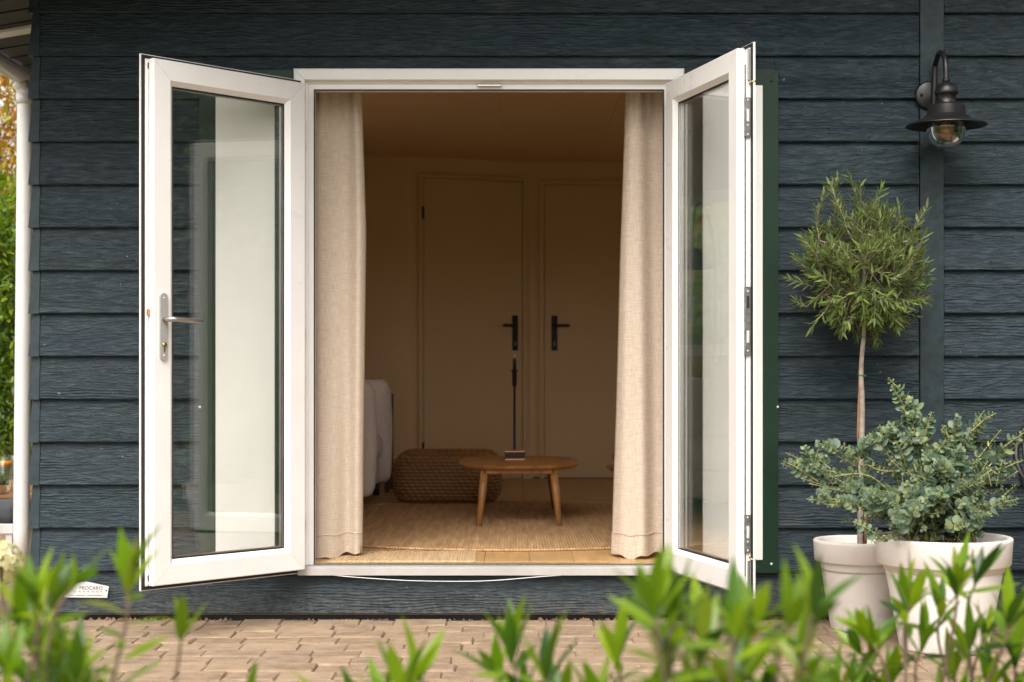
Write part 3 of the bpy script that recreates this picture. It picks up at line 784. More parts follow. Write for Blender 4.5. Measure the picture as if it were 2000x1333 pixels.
# woven pouf
PH = (.318, .23, .152)
def weave(p, d):
    rows = 15; zr = (p.z + PH[2]) / (2 * PH[2]) * rows
    if abs(d.z) < .75:
        s = math.atan2(p.y * 1.4, p.x) * 18 if False else (p.x if abs(d.y) > abs(d.x) else p.y) * 165
        k = int(math.floor(zr))
        return p + d * (.011 * abs(math.sin(zr * math.pi)) * (.72 + .28 * math.sin(s + k * 2.1)))
    xr = p.y * 44
    return p + d * (.011 * abs(math.sin(xr * 1.5)) * (.72 + .28 * math.sin(p.x * 165 + int(xr * 1.5 / math.pi) * 2.1)))
pm = rboxm(*PH, .10, MT['hyacinth'], 112, weave)
at = pm.attributes.new('strand', 'FLOAT', 'POINT')
vals = []
for v in pm.vertices:
    q = Vector((max(-(PH[0] - .10), min(PH[0] - .10, v.co.x)), max(-(PH[1] - .10), min(PH[1] - .10, v.co.y)), max(-(PH[2] - .10), min(PH[2] - .10, v.co.z))))
    vals.append(max(0.0, min(1.0, ((v.co - q).length - .10) / .011)))
at.data.foreach_set('value', vals)
put('woven_pouf', pm, None, (-.385, 2.93 + .23, FLZ + .0095 + .15), label='rounded rectangular pouf woven from brown water hyacinth behind the coffee table', category='pouf')

def squircle(a, b, e=3.2, n=56):
    out = []
    for k in range(n):
        t = 2 * math.pi * k / n; c, s = math.cos(t), math.sin(t)
        out.append((a * math.copysign(abs(c) ** (2 / e), c), b * math.copysign(abs(s) ** (2 / e), s)))
    return out
def top_mesh(a, b, th, mat, e=3.0):
    pr = [(.93, -th), (.985, -th * .55), (1.0, -th * .15), (.994, -.001), (.97, 0)]
    base = squircle(a, b, e); n = len(base); vs, fs = [], []
    for s, z in pr: vs += [(x * s, y * s, z) for x, y in base]
    for i in range(len(pr) - 1):
        for k in range(n): fs.append((i * n + k, i * n + (k + 1) % n, (i + 1) * n + (k + 1) % n, (i + 1) * n + k))
    fs.append(tuple(range(n))[::-1]); fs.append(tuple((len(pr) - 1) * n + k for k in range(n)))
    return mesh(vs, fs, mat)
def low_table(name, label, loc, a, b, h, feet, tops):
    t = thing(name, label, 'table', loc)
    put('table_top', top_mesh(a, b, .024, MT['table']), t, (0, 0, h))
    put('apron', boxm(-tops[0] - .02, tops[0] + .02, -tops[1] - .02, tops[1] + .02, h - .045, h - .0225, MT['table'], .004, 1), t)
    for sx in (-1, 1):
        for sy in (-1, 1):
            put('leg', tubem([(sx * tops[0], sy * tops[1], h - .03), (sx * (tops[0] * .6 + feet[0] * .4), sy * (tops[1] * .6 + feet[1] * .4), h * .55), (sx * feet[0], sy * feet[1], .002)], [.021, .020, .013], MT['leg'], 14), t)
    return t
TX, TY, TH = .036, 2.05, .303
low_table('coffee_table', 'low acacia coffee table with rounded top and four splayed legs on the rug', (TX, TY, FLZ + .0095), .318, .53, TH, (.203, .50), (.175, .43))
topz = FLZ + .0095 + TH
st = thing('coaster_stack', 'stack of dark square coasters with coppery edges on the coffee table', 'coasters', (.018, 2.13, topz + .0005))
for k in range(5):
    w = .055
    put('coaster', boxm(-w, w, -w, w, k * .0105, k * .0105 + .009, MT['copper' if k in (0, 4) else 'slate'], .002, 1), st, (rnd.uniform(-.003, .003), rnd.uniform(-.003, .003), 0), (0, 0, rnd.uniform(-.05, .05)))
cs = thing('candlestick', 'tall black iron candlestick with a black candle behind the coasters', 'candlestick', (.014, 2.33, topz + .0005))
put('stick', lathem([(.0001, 0), (.042, 0), (.044, .004), (.012, .010), (.0075, .03), (.0062, .39), (.009, .395), (.0125, .40), (.0135, .475), (.019, .480), (.019, .484), (.012, .488), (.0001, .488)], MT['blackmetal'], 20), cs)
cd = put('candle', lathem([(.0001, .488), (.0098, .488), (.0098, .545), (.006, .550), (.0001, .551)], MT['blackmetal'], 16), cs)
put('wick', lathem([(.0001, .549), (.0035, .551), (.003, .566), (.0001, .578)], MT['flame'], 10), cd)
# sofa facing right, seen from its near arm
def sofa(name, label, cat, y0, y1, xb_=-1.70, xf=-.80, h_arm=.735, seats=1):
    s = thing(name, label, cat, ((xb_ + xf) / 2, (y0 + y1) / 2, FLZ + .001))
    hx_, hy = (xf - xb_) / 2, (y1 - y0) / 2; m = MT['sofa']
    put('base', rboxm(hx_ - .04, hy - .14, .09, .03, m, 8), s, (-.02, 0, .17))
    for sy in (-1, 1):
        a = put('arm', rboxm(hx_, .085, (h_arm - .075) / 2, .06, m, 12, puff(hx_, .085, .3, .012)), s, (0, sy * (hy - .085), .075 + (h_arm - .075) / 2))
        put('piping', tubem([(hx_ - .01, sy * -.0 + .083, z) for z in np.linspace(-(h_arm - .075) / 2 + .06, (h_arm - .075) / 2 - .06, 8)], .006, m, 6), a)
        for sx in (-1, 1):
            put('leg', tubem([(sx * (hx_ - .09), sy * (hy - .11), .09), (sx * (hx_ - .09), sy * (hy - .11), 0)], [.026, .022], MT['blackmetal'], 10), s)
    put('back', rboxm(.11, hy - .15, .31, .07, m, 10), s, (-hx_ + .12, 0, .45), (0, R(-6), 0))
    w = (2 * hy - .34) / seats
    for k in range(seats):
        yy = -hy + .17 + w * (k + .5)
        put('seat_cushion', rboxm(hx_ - .13, w / 2 - .005, .085, .06, m, 12, puff(hx_ - .13, w / 2, .085, .02)), s, (.09, yy, .335), (0, R(3), 0))
        put('back_cushion', rboxm(.10, w / 2 - .01, .25, .08, m, 12, puff(.1, w / 2, .25, .04)), s, (-hx_ + .34, yy, .60), (0, R(-14), 0))
    put('scatter_cushion', rboxm(.06, .21, .21, .055, m, 12, puff(.06, .21, .21, .05)), s, (-hx_ + .56, -hy + .36, .62), (R(8), R(-18), R(20)))
    return s
sofa('sofa', 'pale grey upholstered sofa peeking out beside the left curtain', 'sofa', 2.50, 3.86, xf=-.782)
sofa('armchair', 'pale grey armchair standing just behind the left curtain', 'armchair', 1.12, 2.36, xf=-.86)
# slim dark side table beside the sofa
sd = thing('side_table', 'slim dark wooden side table at the far end of the sofa', 'side table', (-1.0, 4.15, FLZ + .001))
put('table_top', boxm(-.2, .2, -.16, .16, .62, .645, MT['darkwood'], .003, 1), sd)
for sx in (-1, 1):
    for sy in (-1, 1): put('leg', boxm(sx * .18 - .018, sx * .18 + .018, sy * .14 - .018, sy * .14 + .018, 0, .6195, MT['darkwood'], .002, 1), sd)
vz = put('pillar_candle', lathem([(.0001, 0), (.036, 0), (.037, .09), (.03, .098), (.0001, .096)], MT['plumb'], 20), None, (-.87, 4.12, FLZ + .001 + .6455), label='cream pillar candle on the slim dark side table', category='candle')
put('wick', tubem([(0, 0, .095), (0, 0, .110)], .002, MT['blackmetal'], 6), vz)
low_table('side_table', 'small wooden table edge showing past the right curtain', (.835, 2.55, FLZ + .0), .30, .30, .255, (.19, .19), (.16, .16))
bw_ = put('wooden_bowl', lathem([(.0001, 0), (.03, .0), (.05, .01), (.066, .035), (.068, .055), (.060, .075), (.055, .078), (.058, .055), (.045, .02), (.0001, .012)], MT['leg'], 28), None, (.64, 2.62, FLZ + .256), label='small round wooden bowl on the table behind the right curtain', category='bowl')
bpy.data.objects['wooden_bowl'].scale = (1, 1, 1)
# arc lamp (mirrored in the right leaf)
al = thing('arc_lamp', 'thin black arc floor lamp behind the seats by the left wall', 'lamp', (-1.55, 2.42, FLZ + .001))
put('foot', lathem([(.0001, 0), (.13, 0), (.13, .015), (.02, .02), (.0001, .02)], MT['blackmetal'], 28), al)
put('arc', tubem(bez([(0, 0, .02), (0, 0, .9), (.02, -.02, 1.45), (.16, -.12, 1.75), (.36, -.28, 1.74), (.45, -.36, 1.5)], 10), .009, MT['blackmetal'], 10), al)
put('shade', lathem([(.02, .12), (.06, .10), (.13, 0), (.126, 0), (.055, .096)], MT['blackmetal'], 28), al, (.45, -.36, 1.38))

# ------------------------------------------------------------------ wall lamp
lz = 6.27; ls = FPX / lz
LXc, LYc = (1848 - 1000) / ls, lz - DIST
zz = lambda py: CAMZ - (py - HOR) / ls
wl_ = thing('wall_lamp', 'black barn wall lamp with hooked arm and clear glass globe', 'lamp', (LXc, LYc, zz(245)))
rel = lambda py: zz(py) - zz(245)
k = 1 / ls
put('shade', lathem([(77.5 * k, rel(246.5)), (77 * k, rel(244.5)), (62 * k, rel(239)), (46 * k, rel(233)), (44 * k, rel(230)), (42 * k, rel(228)), (37 * k, rel(225)), (35.5 * k, rel(208)), (33 * k, rel(206)), (21 * k, rel(205)), (19 * k, rel(204)), (18.5 * k, rel(187)),
     (20 * k, rel(186)), (22.5 * k, rel(184.5)), (22.5 * k, rel(180)), (20.5 * k, rel(172)), (15.5 * k, rel(165)), (8 * k, rel(161)), (6 * k, rel(160)), (6 * k, rel(156)), (.0001, rel(155))], MT['lampmetal'], 56), wl_)
put('shade_underside', lathem([(77.3 * k, rel(246.8)), (60 * k, rel(241)), (40 * k, rel(236)), (38 * k, rel(234)), (.0001, rel(234))], MT['lampmetal'], 56), wl_)
gl = [(36.5 * k, rel(236)), (37.5 * k, rel(244)), (37.5 * k, rel(254)), (35 * k, rel(268)), (29 * k, rel(279)), (20 * k, rel(286.5)), (10 * k, rel(290)), (.0001, rel(291))]
put('glass_globe', lathem(gl + [(r * .955 if r > .001 else .0001, z + .0018) for r, z in gl[::-1]], MT['globeglass'], 48), wl_)
bl = put('bulb', lathem([(9 * k, rel(236)), (9 * k, rel(243)), (12 * k, rel(248)), (14 * k, rel(256)), (13 * k, rel(264)), (9 * k, rel(270)), (.0001, rel(273))], MT['amber'], 28), wl_)
put('socket', lathem([(10 * k, rel(234)), (10 * k, rel(240))], MT['brass'], 24), bl)
put('collar', lathem([(6.5 * k, rel(160)), (8 * k, rel(158.5)), (6.5 * k, rel(157)), (8 * k, rel(155.5)), (6 * k, rel(154))], MT['lampmetal'], 24), wl_)
wy_ = -.031 - LYc
plx = WX(1811) - LXc
arm = bez([(plx + .012, wy_ - .02, WZ(225) - zz(245)), (plx + .014, wy_ - .026, WZ(180) - zz(245)), (plx + .016, wy_ - .030, WZ(135) - zz(245)), (plx * .8 + .010, wy_ * .74, rel(108)), (plx * .45 + .004, wy_ * .46, rel(95)), (plx * .15, wy_ * .19, rel(103)), (0, .010, rel(124)), (0, 0, rel(156))], 10)
put('arm', tubem(arm, .0105, MT['lampmetal'], 16), wl_)
put('wall_plate', lathem([(.0001, .016), (.052, .016), (.058, .012), (.060, 0), (.0001, 0)], MT['lampmetal'], 40), wl_, (plx, wy_, WZ(190) - zz(245)), (R(90), 0, 0))
put('plate_screw', lathem([(.0001, .008), (.005, .006), (.007, 0)], MT['lampmetal'], 16), wl_, (plx - .035, wy_ - .016, WZ(190) - zz(245)), (R(90), 0, 0))

# ------------------------------------------------------------------ name plate
npz = 6.465; NP = lambda px, py: ((px - 1000) * npz / FPX, CAMZ - (py - HOR) * npz / FPX)
poly = [NP(123, 1144.5), NP(168, 1136), NP(213, 1145.5), NP(209.5, 1168), NP(127, 1167)]
n5 = len(poly); vs = [(x, 0, z) for x, z in poly] + [(x, .002, z) for x, z in poly]
plate_o = put('name_plate', fix(mesh(vs, [tuple(range(n5)), tuple(range(n5, 2 * n5))] + [(i, (i + 1) % n5, n5 + (i + 1) % n5, n5 + i) for i in range(n5)], MT['silver'])), None, (0, -.0375, 0),
    label='small silver house-shaped name plate on the bottom board', category='sign')
def text(body, x, z, size, parent, spacing=1.0, width=None):
    cu = bpy.data.curves.new('t', 'FONT'); cu.body = body; cu.size = size; cu.space_character = spacing; cu.extrude = .0002
    to = bpy.data.objects.new('t', cu); C.objects.link(to)
    bpy.context.view_layer.update()
    dg = bpy.context.evaluated_depsgraph_get(); me = bpy.data.meshes.new_from_object(to.evaluated_get(dg))
    bpy.data.objects.remove(to)
    xsv = [v.co.x for v in me.vertices]; w0, w1 = min(xsv), max(xsv)
    s = (width / (w1 - w0)) if width else 1
    for v in me.vertices: v.co.x = (v.co.x - w0) * s
    me.materials.clear(); me.materials.append(MT['ink'])
    return put('lettering', me, parent, (x, -.0006, z), (R(90), 0, 0))
a0, a1 = NP(156, 1152), NP(200.5, 1152)
text('PROCARO', a0[0], a0[1], .0205, plate_o, 1.1, a1[0] - a0[0])
a0, a1 = NP(144, 1157), NP(199.5, 1157)
text('G A R A G E S', a0[0], a0[1], .0085, plate_o, 1.2, a1[0] - a0[0])
for (u, w) in ((134, 146), (149, 166.5), (170, 200)):
    a0, a1 = NP(u, 1163.6), NP(w, 1162.6)
    put('fine_print', boxm(a0[0], a1[0], -.0006, -.0001, a0[1], a1[1], MT['ink']), plate_o)
c = NP(208, 1153.8); put('rivet', lathem([(.0001, .0015), (.0025, .001), (.003, 0)], MT['blackmetal'], 10), plate_o, (c[0], -.0002, c[1]), (R(90), 0, 0))

# ------------------------------------------------------------------ pots and plants by the wall
def pot(label, loc, rr, rb, h, band, group='cream pots by the wall'):
    p = thing('plant_pot', label, 'pot', loc, 0, group)
    bt = rr * .885
    put('pot_body', lathem([(.0001, 0), (rb - .008, 0), (rb, .004), (rb + .002, .012), (bt - .004, h - band - .004), (bt - .004, h - band + .002)], MT['pot'], 72), p)
    put('rim', lathem([(bt - .006, h - band), (rr * .955, h - band), (rr * .972, h - band + .004), (rr * .995, h - .012), (rr, h - .005), (rr - .004, h), (rr - .018, h), (rr - .024, h - .006), (rr - .03, h - .12), (.0001, h - .121)], MT['pot'], 72), p)
    so = []
    rs = rr - .031; n = 40
    sv = [(0, 0, h - .034)]; sf = []
    for q in range(1, 7):
        for kk in range(n):
            a = 2 * math.pi * kk / n; sv.append((rs * q / 6 * math.cos(a), rs * q / 6 * math.sin(a), h - .036 + rnd.uniform(-.006, .006)))
    for kk in range(n): sf.append((0, 1 + kk, 1 + (kk + 1) % n))
    for q in range(5):
        for kk in range(n):
            a, b = 1 + q * n + kk, 1 + q * n + (kk + 1) % n; sf.append((a, a + n, b + n, b))
    put('potting_soil', mesh(sv, sf, MT['soil'], True), p)
    return p
PL = Vector((1.370, 6.26 - DIST, 0)); PR = Vector((1.567, 5.80 - DIST, 0))
pot('smaller cream pot holding the olive tree, close to the wall', PL, .187, .119, .350, .083)
pot('larger cream pot holding the eucalyptus, in front of the olive pot', PR, .2435, .155, .408, .098)
# olive standard
ol = thing('olive_tree', 'small standard olive tree with ball crown in the smaller cream pot', 'tree', PL + Vector((0, 0, .285)))
base = ol.location.copy(); L_ = lambda px, py, z=6.26: P(px, py, z) - base
trunk = bez([L_(1680, 1085), L_(1681, 950), L_(1684, 800), L_(1682, 720), L_(1688, 640), L_(1687, 560), L_(1690, 500)], 6)
put('trunk', tubem(trunk, [.0125 - .006 * i / len(trunk) for i in range(len(trunk))], MT['bark'], 10), ol)
stk = put('stake', tubem([L_(1688, 1085, 6.27), L_(1676, 850, 6.28), L_(1680, 715, 6.275)], .0055, MT['stake'], 8), ol)
stk2 = put('stake', tubem([L_(1690, 1085, 6.25), L_(1691, 960, 6.25)], .006, MT['stake'], 8), ol)
for py in (659, 734):
    c = L_(1684 if py > 700 else 1687, py)
    put('tie', tubem([c + Vector((.014 * math.cos(a), .014 * math.sin(a), .003 * math.sin(2 * a))) for a in np.linspace(0, 2 * math.pi, 17)] + [c + Vector((-.022, -.01, .004))], .0018, MT['tie'], 6), ol)
ro = random.Random(21)
oshapes = [leaf_shape(.052, .0108, 4, .2, cu, .75) for cu in (.05, .2, -.1)]
items, br = [], ([], [])
def add_branch(bd, pts, r0, r1, n=5):
    v, f = tube_data(pts, [r0 + (r1 - r0) * i / (len(pts) - 1) for i in range(len(pts))], n)
    b = len(bd[0]); bd[0].extend(v); bd[1].extend([tuple(i + b for i in q) for q in f])
cc = P(1686, 510, 6.24) - base
def shoot(p0, d, length, step, items, ro, bd, leafsc=1.0, gravity=0.0, r=.0022):
    pts = [p0]; p = p0.copy(); d = d.normalized(); nst = int(length / step); az = ro.uniform(0, 6)
    for i in range(nst):
        d = (d + Vector((ro.gauss(0, .07), ro.gauss(0, .07), ro.gauss(0, .05) + gravity))).normalized()
        p = p + d * step; pts.append(p.copy())
        az += 1.57
        side = d.orthogonal().normalized(); side = Matrix.Rotation(az, 3, d) @ side
        for s in (-1, 1):
            ld = (d * ro.uniform(.6, 1.1) + side * s * ro.uniform(.5, .9)).normalized()
            items.append((p.copy(), orient(ld, d * .5 + Vector((0, -.2, .9)), ro.uniform(-.9, .9)), leafsc * ro.uniform(.6, 1.15), ro.randrange(3)))
    items.append((p.copy(), orient(d, (0, -1, .3), ro.uniform(-2, 2)), leafsc * .8, 0))
    if len(pts) > 2: add_branch(bd, pts, r, .0008, 4)
tops = [P(1687, 600, 6.25) - base, P(1690, 520, 6.24) - base, P(1686, 560, 6.24) - base]
for i in range(18):           # main limbs
    a = ro.uniform(0, 2 * math.pi); e = ro.uniform(-.35, 1.2)
    d = Vector((math.cos(a) * math.cos(e), math.sin(a) * math.cos(e) * .8, math.sin(e)))
    st_ = ro.choice(tops); tip = st_ + d * ro.uniform(.15, .21)
    add_branch(br, bez([st_, st_.lerp(tip, .5) + Vector((0, 0, .015)), tip], 3), .0032, .0014, 5)
for i in range(580):          # leafy shoots through the ball
    q = Vector((ro.gauss(0, 1), ro.gauss(0, 1), ro.gauss(0, 1))).normalized() * ro.uniform(.35, 1.0) ** .6
    p0 = cc + Vector((q.x * .20 + .01, q.y * .17, q.z * .20 - .045))
    if ro.random() < (.12 if q.z < .25 else .5): continue
    dd = q * .6 + Vector((ro.gauss(0, .35), ro.gauss(0, .35), ro.gauss(.65 if q.z > -.3 else .05, .35)))
    shoot(p0, dd, ro.uniform(.045, .10), .0125, items, ro, br, ro.uniform(.75, 1.1), 0.01)
for (bx, by, tx, ty) in ((1640, 470, 1612, 335), (1655, 450, 1618, 350), (1670, 440, 1660, 338), (1690, 450, 1688, 352), (1700, 450, 1702, 360), (1720, 470, 1745, 410), (1765, 480, 1763, 388), (1775, 470, 1808, 400), (1780, 520, 1820, 460),
                         (1600, 520, 1583, 450), (1600, 470, 1585, 370), (1585, 560, 1536, 535), (1575, 600, 1552, 585), (1790, 580, 1815, 555), (1610, 610, 1580, 640), (1745, 600, 1760, 640), (1650, 620, 1640, 655), (1650, 430, 1640, 390), (1730, 460, 1728, 400)):
    z = 6.22 + ro.uniform(-.1, .06); a, b = P(bx, by, z) - base, P(tx, ty, z - .03) - base
    shoot(a, b - a, (b - a).length * .93, .0125, items, ro, br, .95, 0.0, .0026)
    c0 = cc + (a - cc) * .25; add_branch(br, [c0, (c0 + a) / 2 + Vector((0, 0, .01)), a], .003, .0024, 4)
items = [it for it in items if it[0].y + base.y < -.055]
put('branches', mesh(br[0], br[1], MT['bark'], True), ol)
put('foliage', leaf_bundle(items, oshapes, MT['oliveleaf']), ol, kind='stuff')

# eucalyptus
eu = thing('eucalyptus', 'bushy silver-green eucalyptus with round leaves in the larger cream pot', 'shrub', PR + Vector((0, 0, .345)))
base = eu.location.copy()
re_ = random.Random(4)
def round_leaf(r):
    vs = [(0, 0, 0)]; n = 10
    for k in range(n):
        a = 2 * math.pi * k / n; vs.append((r * math.sin(a) * .92, r - r * math.cos(a) * 1.0, .14 * r * (math.cos(2 * a)) - .1 * r))
    vs[0] = (0, r * .95, .05 * r)
    return np.array(vs), [(0, 1 + k, 1 + (k + 1) % n) for k in range(n)]
eshapes = [round_leaf(.016), round_leaf(.0135), leaf_shape(.024, .013, 3, .2, .1, .8)]
items, eb = [], ([], [])
def euc_stem(pts, l0, l1, step=.018, small=.30):
    pts = bez(pts, 10); add_branch(eb, pts, .0032, .0011, 5)
    L = 0; az = re_.uniform(0, 3); acc = 0
    tot = sum((pts[i + 1] - pts[i]).length for i in range(len(pts) - 1)); run = 0
    for i in range(len(pts) - 1):
        d = pts[i + 1] - pts[i]; run += d.length; acc += d.length
        t = run / tot
        st = step * (1.0 if t < .6 else .62)
        while acc > st and t > .12:
            acc -= st; az += 1.57; dn = d.normalized()
            side = Matrix.Rotation(az, 3, dn) @ dn.orthogonal().normalized()
            for s in (-1, 1):
                sc = (1.15 - (1.15 - small) * max(0, (t - .35) / .65)) * re_.uniform(.55, 1.2)
                ld = (side * s + dn * re_.uniform(.15, .5)).normalized()
                items.append((pts[i] + ld * .003, orient(ld, dn + Vector((0, -.6, .3)), re_.uniform(-.5, .5)), sc, 0 if re_.random() < .6 else 1))
        if acc > st: acc = 0
def E(px, py, z): return P(px, py, z) - base
B0 = [E(1820, 1060, 5.80), E(1860, 1060, 5.84), E(1790, 1060, 5.78), E(1885, 1060, 5.80)]
tips = [(1775, 775, 5.85), (1840, 830, 5.80), (1800, 815, 5.9), (1925, 815, 5.85), (1955, 840, 5.82), (1718, 830, 5.8), (1712, 852, 5.78), (1535, 885, 5.85), (1525, 905, 5.8), (1600, 870, 5.9), (1655, 885, 5.8), (1580, 945, 5.75), (1575, 975, 5.72),
        (1690, 1005, 5.62), (1640, 1020, 5.8), (1700, 1060, 5.55), (1880, 860, 5.9), (1905, 835, 5.95), (1998, 860, 5.85), (1990, 920, 5.8), (1985, 985, 5.8), (1945, 1005, 5.7), (1860, 900, 5.65), (1780, 930, 5.62), (1820, 880, 5.7), (1740, 900, 5.7), (1730, 960, 5.6),
        (1760, 1000, 5.58), (1850, 980, 5.6), (1910, 960, 5.62), (1930, 900, 5.7), (1880, 1010, 5.6), (1800, 1000, 5.58), (1760, 850, 5.8), (1780, 800, 5.83), (1765, 790, 5.84), (1870, 955, 5.6), (1740, 1030, 5.6), (1960, 950, 5.75), (1545, 900, 5.82), (1565, 935, 5.78), (1610, 985, 5.7), (1720, 845, 5.82), (1735, 822, 5.85), (1860, 835, 5.8), (1975, 900, 5.8),
        (1805, 1035, 5.58), (1850, 1035, 5.58), (1895, 1040, 5.6), (1770, 1040, 5.6), (1720, 990, 5.62), (1925, 985, 5.64), (1815, 965, 5.6), (1880, 935, 5.62), (1770, 945, 5.6), (1845, 925, 5.64), (1910, 1000, 5.62), (1785, 1010, 5.58), (1830, 900, 5.7), (1845, 860, 5.72), (1800, 850, 5.75)]
for (px, py, z) in tips:
    b = re_.choice(B0) + Vector((re_.uniform(-.05, .05), re_.uniform(-.05, .05), 0)); t = E(px, py, z)
    m1 = b.lerp(t, .35) + Vector((0, 0, .05 + .10 * re_.random())); m2 = b.lerp(t, .72) + Vector((re_.uniform(-.02, .02), re_.uniform(-.02, .02), .03))
    euc_stem([b, m1, m2, t], 1, 1)
    for q in range(2):         # side sprays
        f = re_.uniform(.4, .85); s0 = m1.lerp(t, f); dv = (t - b).normalized() * .05 + Vector((re_.uniform(-.08, .08), re_.uniform(-.07, .05), re_.uniform(-.02, .06)))
        euc_stem([s0, s0 + dv * .5 + Vector((0, 0, .006)), s0 + dv], 1, 1, .0125, .4)
items = [it for it in items if it[0].y + base.y < -.045]
re_.shuffle(items); items.sort(key=lambda it: -it[2] * (1.2 if it[0].y < 0 else .8))
put('stems', mesh(eb[0], eb[1], MT['eucstem'], True), eu)
leaf_objects(items, eshapes, MT['eucleaf'], eu)

# black cord chair at the right edge
ch = thing('garden_chair', 'black cord garden chair cut off by the right picture edge', 'chair', (2.245, -.36, 0), R(12))
def rimpt(a, r=1.0): return Vector((.30 * r * math.cos(a), .06 + .24 * math.sin(a) * .35 * r + .04 * (1 - r), .66 + .205 * r * math.sin(a)))
put('back_rim', tubem([rimpt(a) for a in np.linspace(0, 2 * math.pi, 65)], .012, MT['blackmetal'], 10), ch)
for i in range(21):
    x = -.28 + .028 * i; h = math.sqrt(max(0, 1 - (x / .30) ** 2)); a = math.asin(h) if h < 1 else math.pi / 2
    zt, zb = .66 + .205 * h, .66 - .205 * h
    put('cord', tubem([(x, .06 + .084 * h, zt), (x * .97, .10, .66), (x, .06 - .084 * h, zb)], .0055, MT['blackmetal'], 6), ch)
put('seat_rim', tubem([(.29 * math.cos(a), -.22 + .27 * math.sin(a), .42 - .02 * math.sin(a)) for a in np.linspace(0, 2 * math.pi, 49)], .012, MT['blackmetal'], 10), ch)
put('seat', rboxm(.27, .25, .02, .018, MT['blackmetal'], 8), ch, (0, -.22, .415))
for sx in (-1, 1):
    for sy in (-1, 1): put('leg', tubem([(sx * .2, -.22 + sy * .19, .41), (sx * .26, -.22 + sy * .25, .003)], [.012, .009], MT['blackmetal'], 8), ch)
    put('arm_strut', tubem([(sx * .27, -.1, .42), (sx * .30, .03, .60)], .010, MT['blackmetal'], 8), ch)

# ------------------------------------------------------------------ left of the house: terrace things, hedge and tree
tb = thing('terrace_table', 'low wooden terrace table behind the white downpipe', 'table', (-2.95, 2.55, 0))
for i in range(6): put('slat', boxm(-.45, .45, -.33 + i * .11, -.225 + i * .11, .32, .35, MT['teak'], .003, 1), tb)
for sx in (-1, 1):
    for sy in (-1, 1): put('leg', boxm(sx * .40 - .02, sx * .40 + .02, sy * .28 - .02, sy * .28 + .02, 0, .3195, MT['blackmetal'], .002, 1), tb)
def tumbler(label, px, py, z, h, r, fill):
    p = P(px, py, z); p.z = .3515
    g = put('drinking_glass', lathem([(.0001, 0), (r * .9, 0), (r, h), (r - .003, h), (r * .9 - .003, .006), (.0001, .006)], MT['lampglass'], 28), None, p, label=label, category='glass')
    put('drink', lathem([(.0001, .008), (r * .86, .008), (r * .9, h * fill), (.0001, h * fill)], MT['water'], 24), g)
    put('orange_slice', lathem([(.0001, h * fill + .003), (r * .88, h * fill + .003), (r * .9, h * fill + .03), (.0001, h * fill + .03)], MT['orange'], 24), g)
    return g
tumbler('tall glass with an orange slice on the terrace table', 9, 965, 8.75, .205, .045, .70)
bt = put('glass_bottle', lathem([(.0001, 0), (.032, 0), (.034, .09), (.03, .11), (.016, .14), (.016, .175), (.021, .18), (.021, .195), (.0001, .196)], MT['lampglass'], 24), None, (P(29, 960, 8.85).x, 2.36, .3515), label='small clear bottle with an orange drink beside the tall glass', category='bottle')
put('drink', lathem([(.0001, .004), (.028, .004), (.030, .06), (.0001, .06)], MT['orange'], 20), bt)
put('cap', lathem([(.022, .170), (.023, .197), (.0001, .198)], MT['greysteel'], 20), bt)
ot = thing('garden_stool', 'low white stool with a charcoal cushion in front of the terrace table', 'stool', (-2.83, 1.93, 0))
put('seat_frame', boxm(-.26, .26, -.20, .20, .175, .228, MT['pipe'], .004, 1), ot)
put('cushion', rboxm(.255, .195, .048, .03, MT['cushion'], 10, puff(.255, .195, .048, .01)), ot, (0, 0, .278))
for sx in (-1, 1):
    for sy in (-1, 1): put('leg', boxm(sx * .235 - .017, sx * .235 + .017, sy * .175 - .017, sy * .175 + .017, 0, .1745, MT['pipe'], .002, 1), ot)
ps = thing('folded_chair', 'dark metal chair leg at the left picture edge', 'chair', (-2.72, 1.55, 0))
for dx in (0, -.42):
    put('leg', boxm(dx - .018, dx + .012, -.015, .015, 0, .42, MT['blackmetal'], .002, 1), ps)
    put('leg', boxm(dx - .018, dx + .012, -.415, -.385, 0, .42, MT['blackmetal'], .002, 1), ps)
put('seat', boxm(-.45, .02, -.42, .02, .4205, .445, MT['blackmetal'], .006, 1), ps)
put('backrest', boxm(-.47, -.44, -.42, .02, .50, .78, MT['blackmetal'], .006, 1), ps)
for dy in (-.38, -.02): put('back_post', boxm(-.468, -.442, dy - .012, dy + .012, .44, .51, MT['blackmetal']), ps)

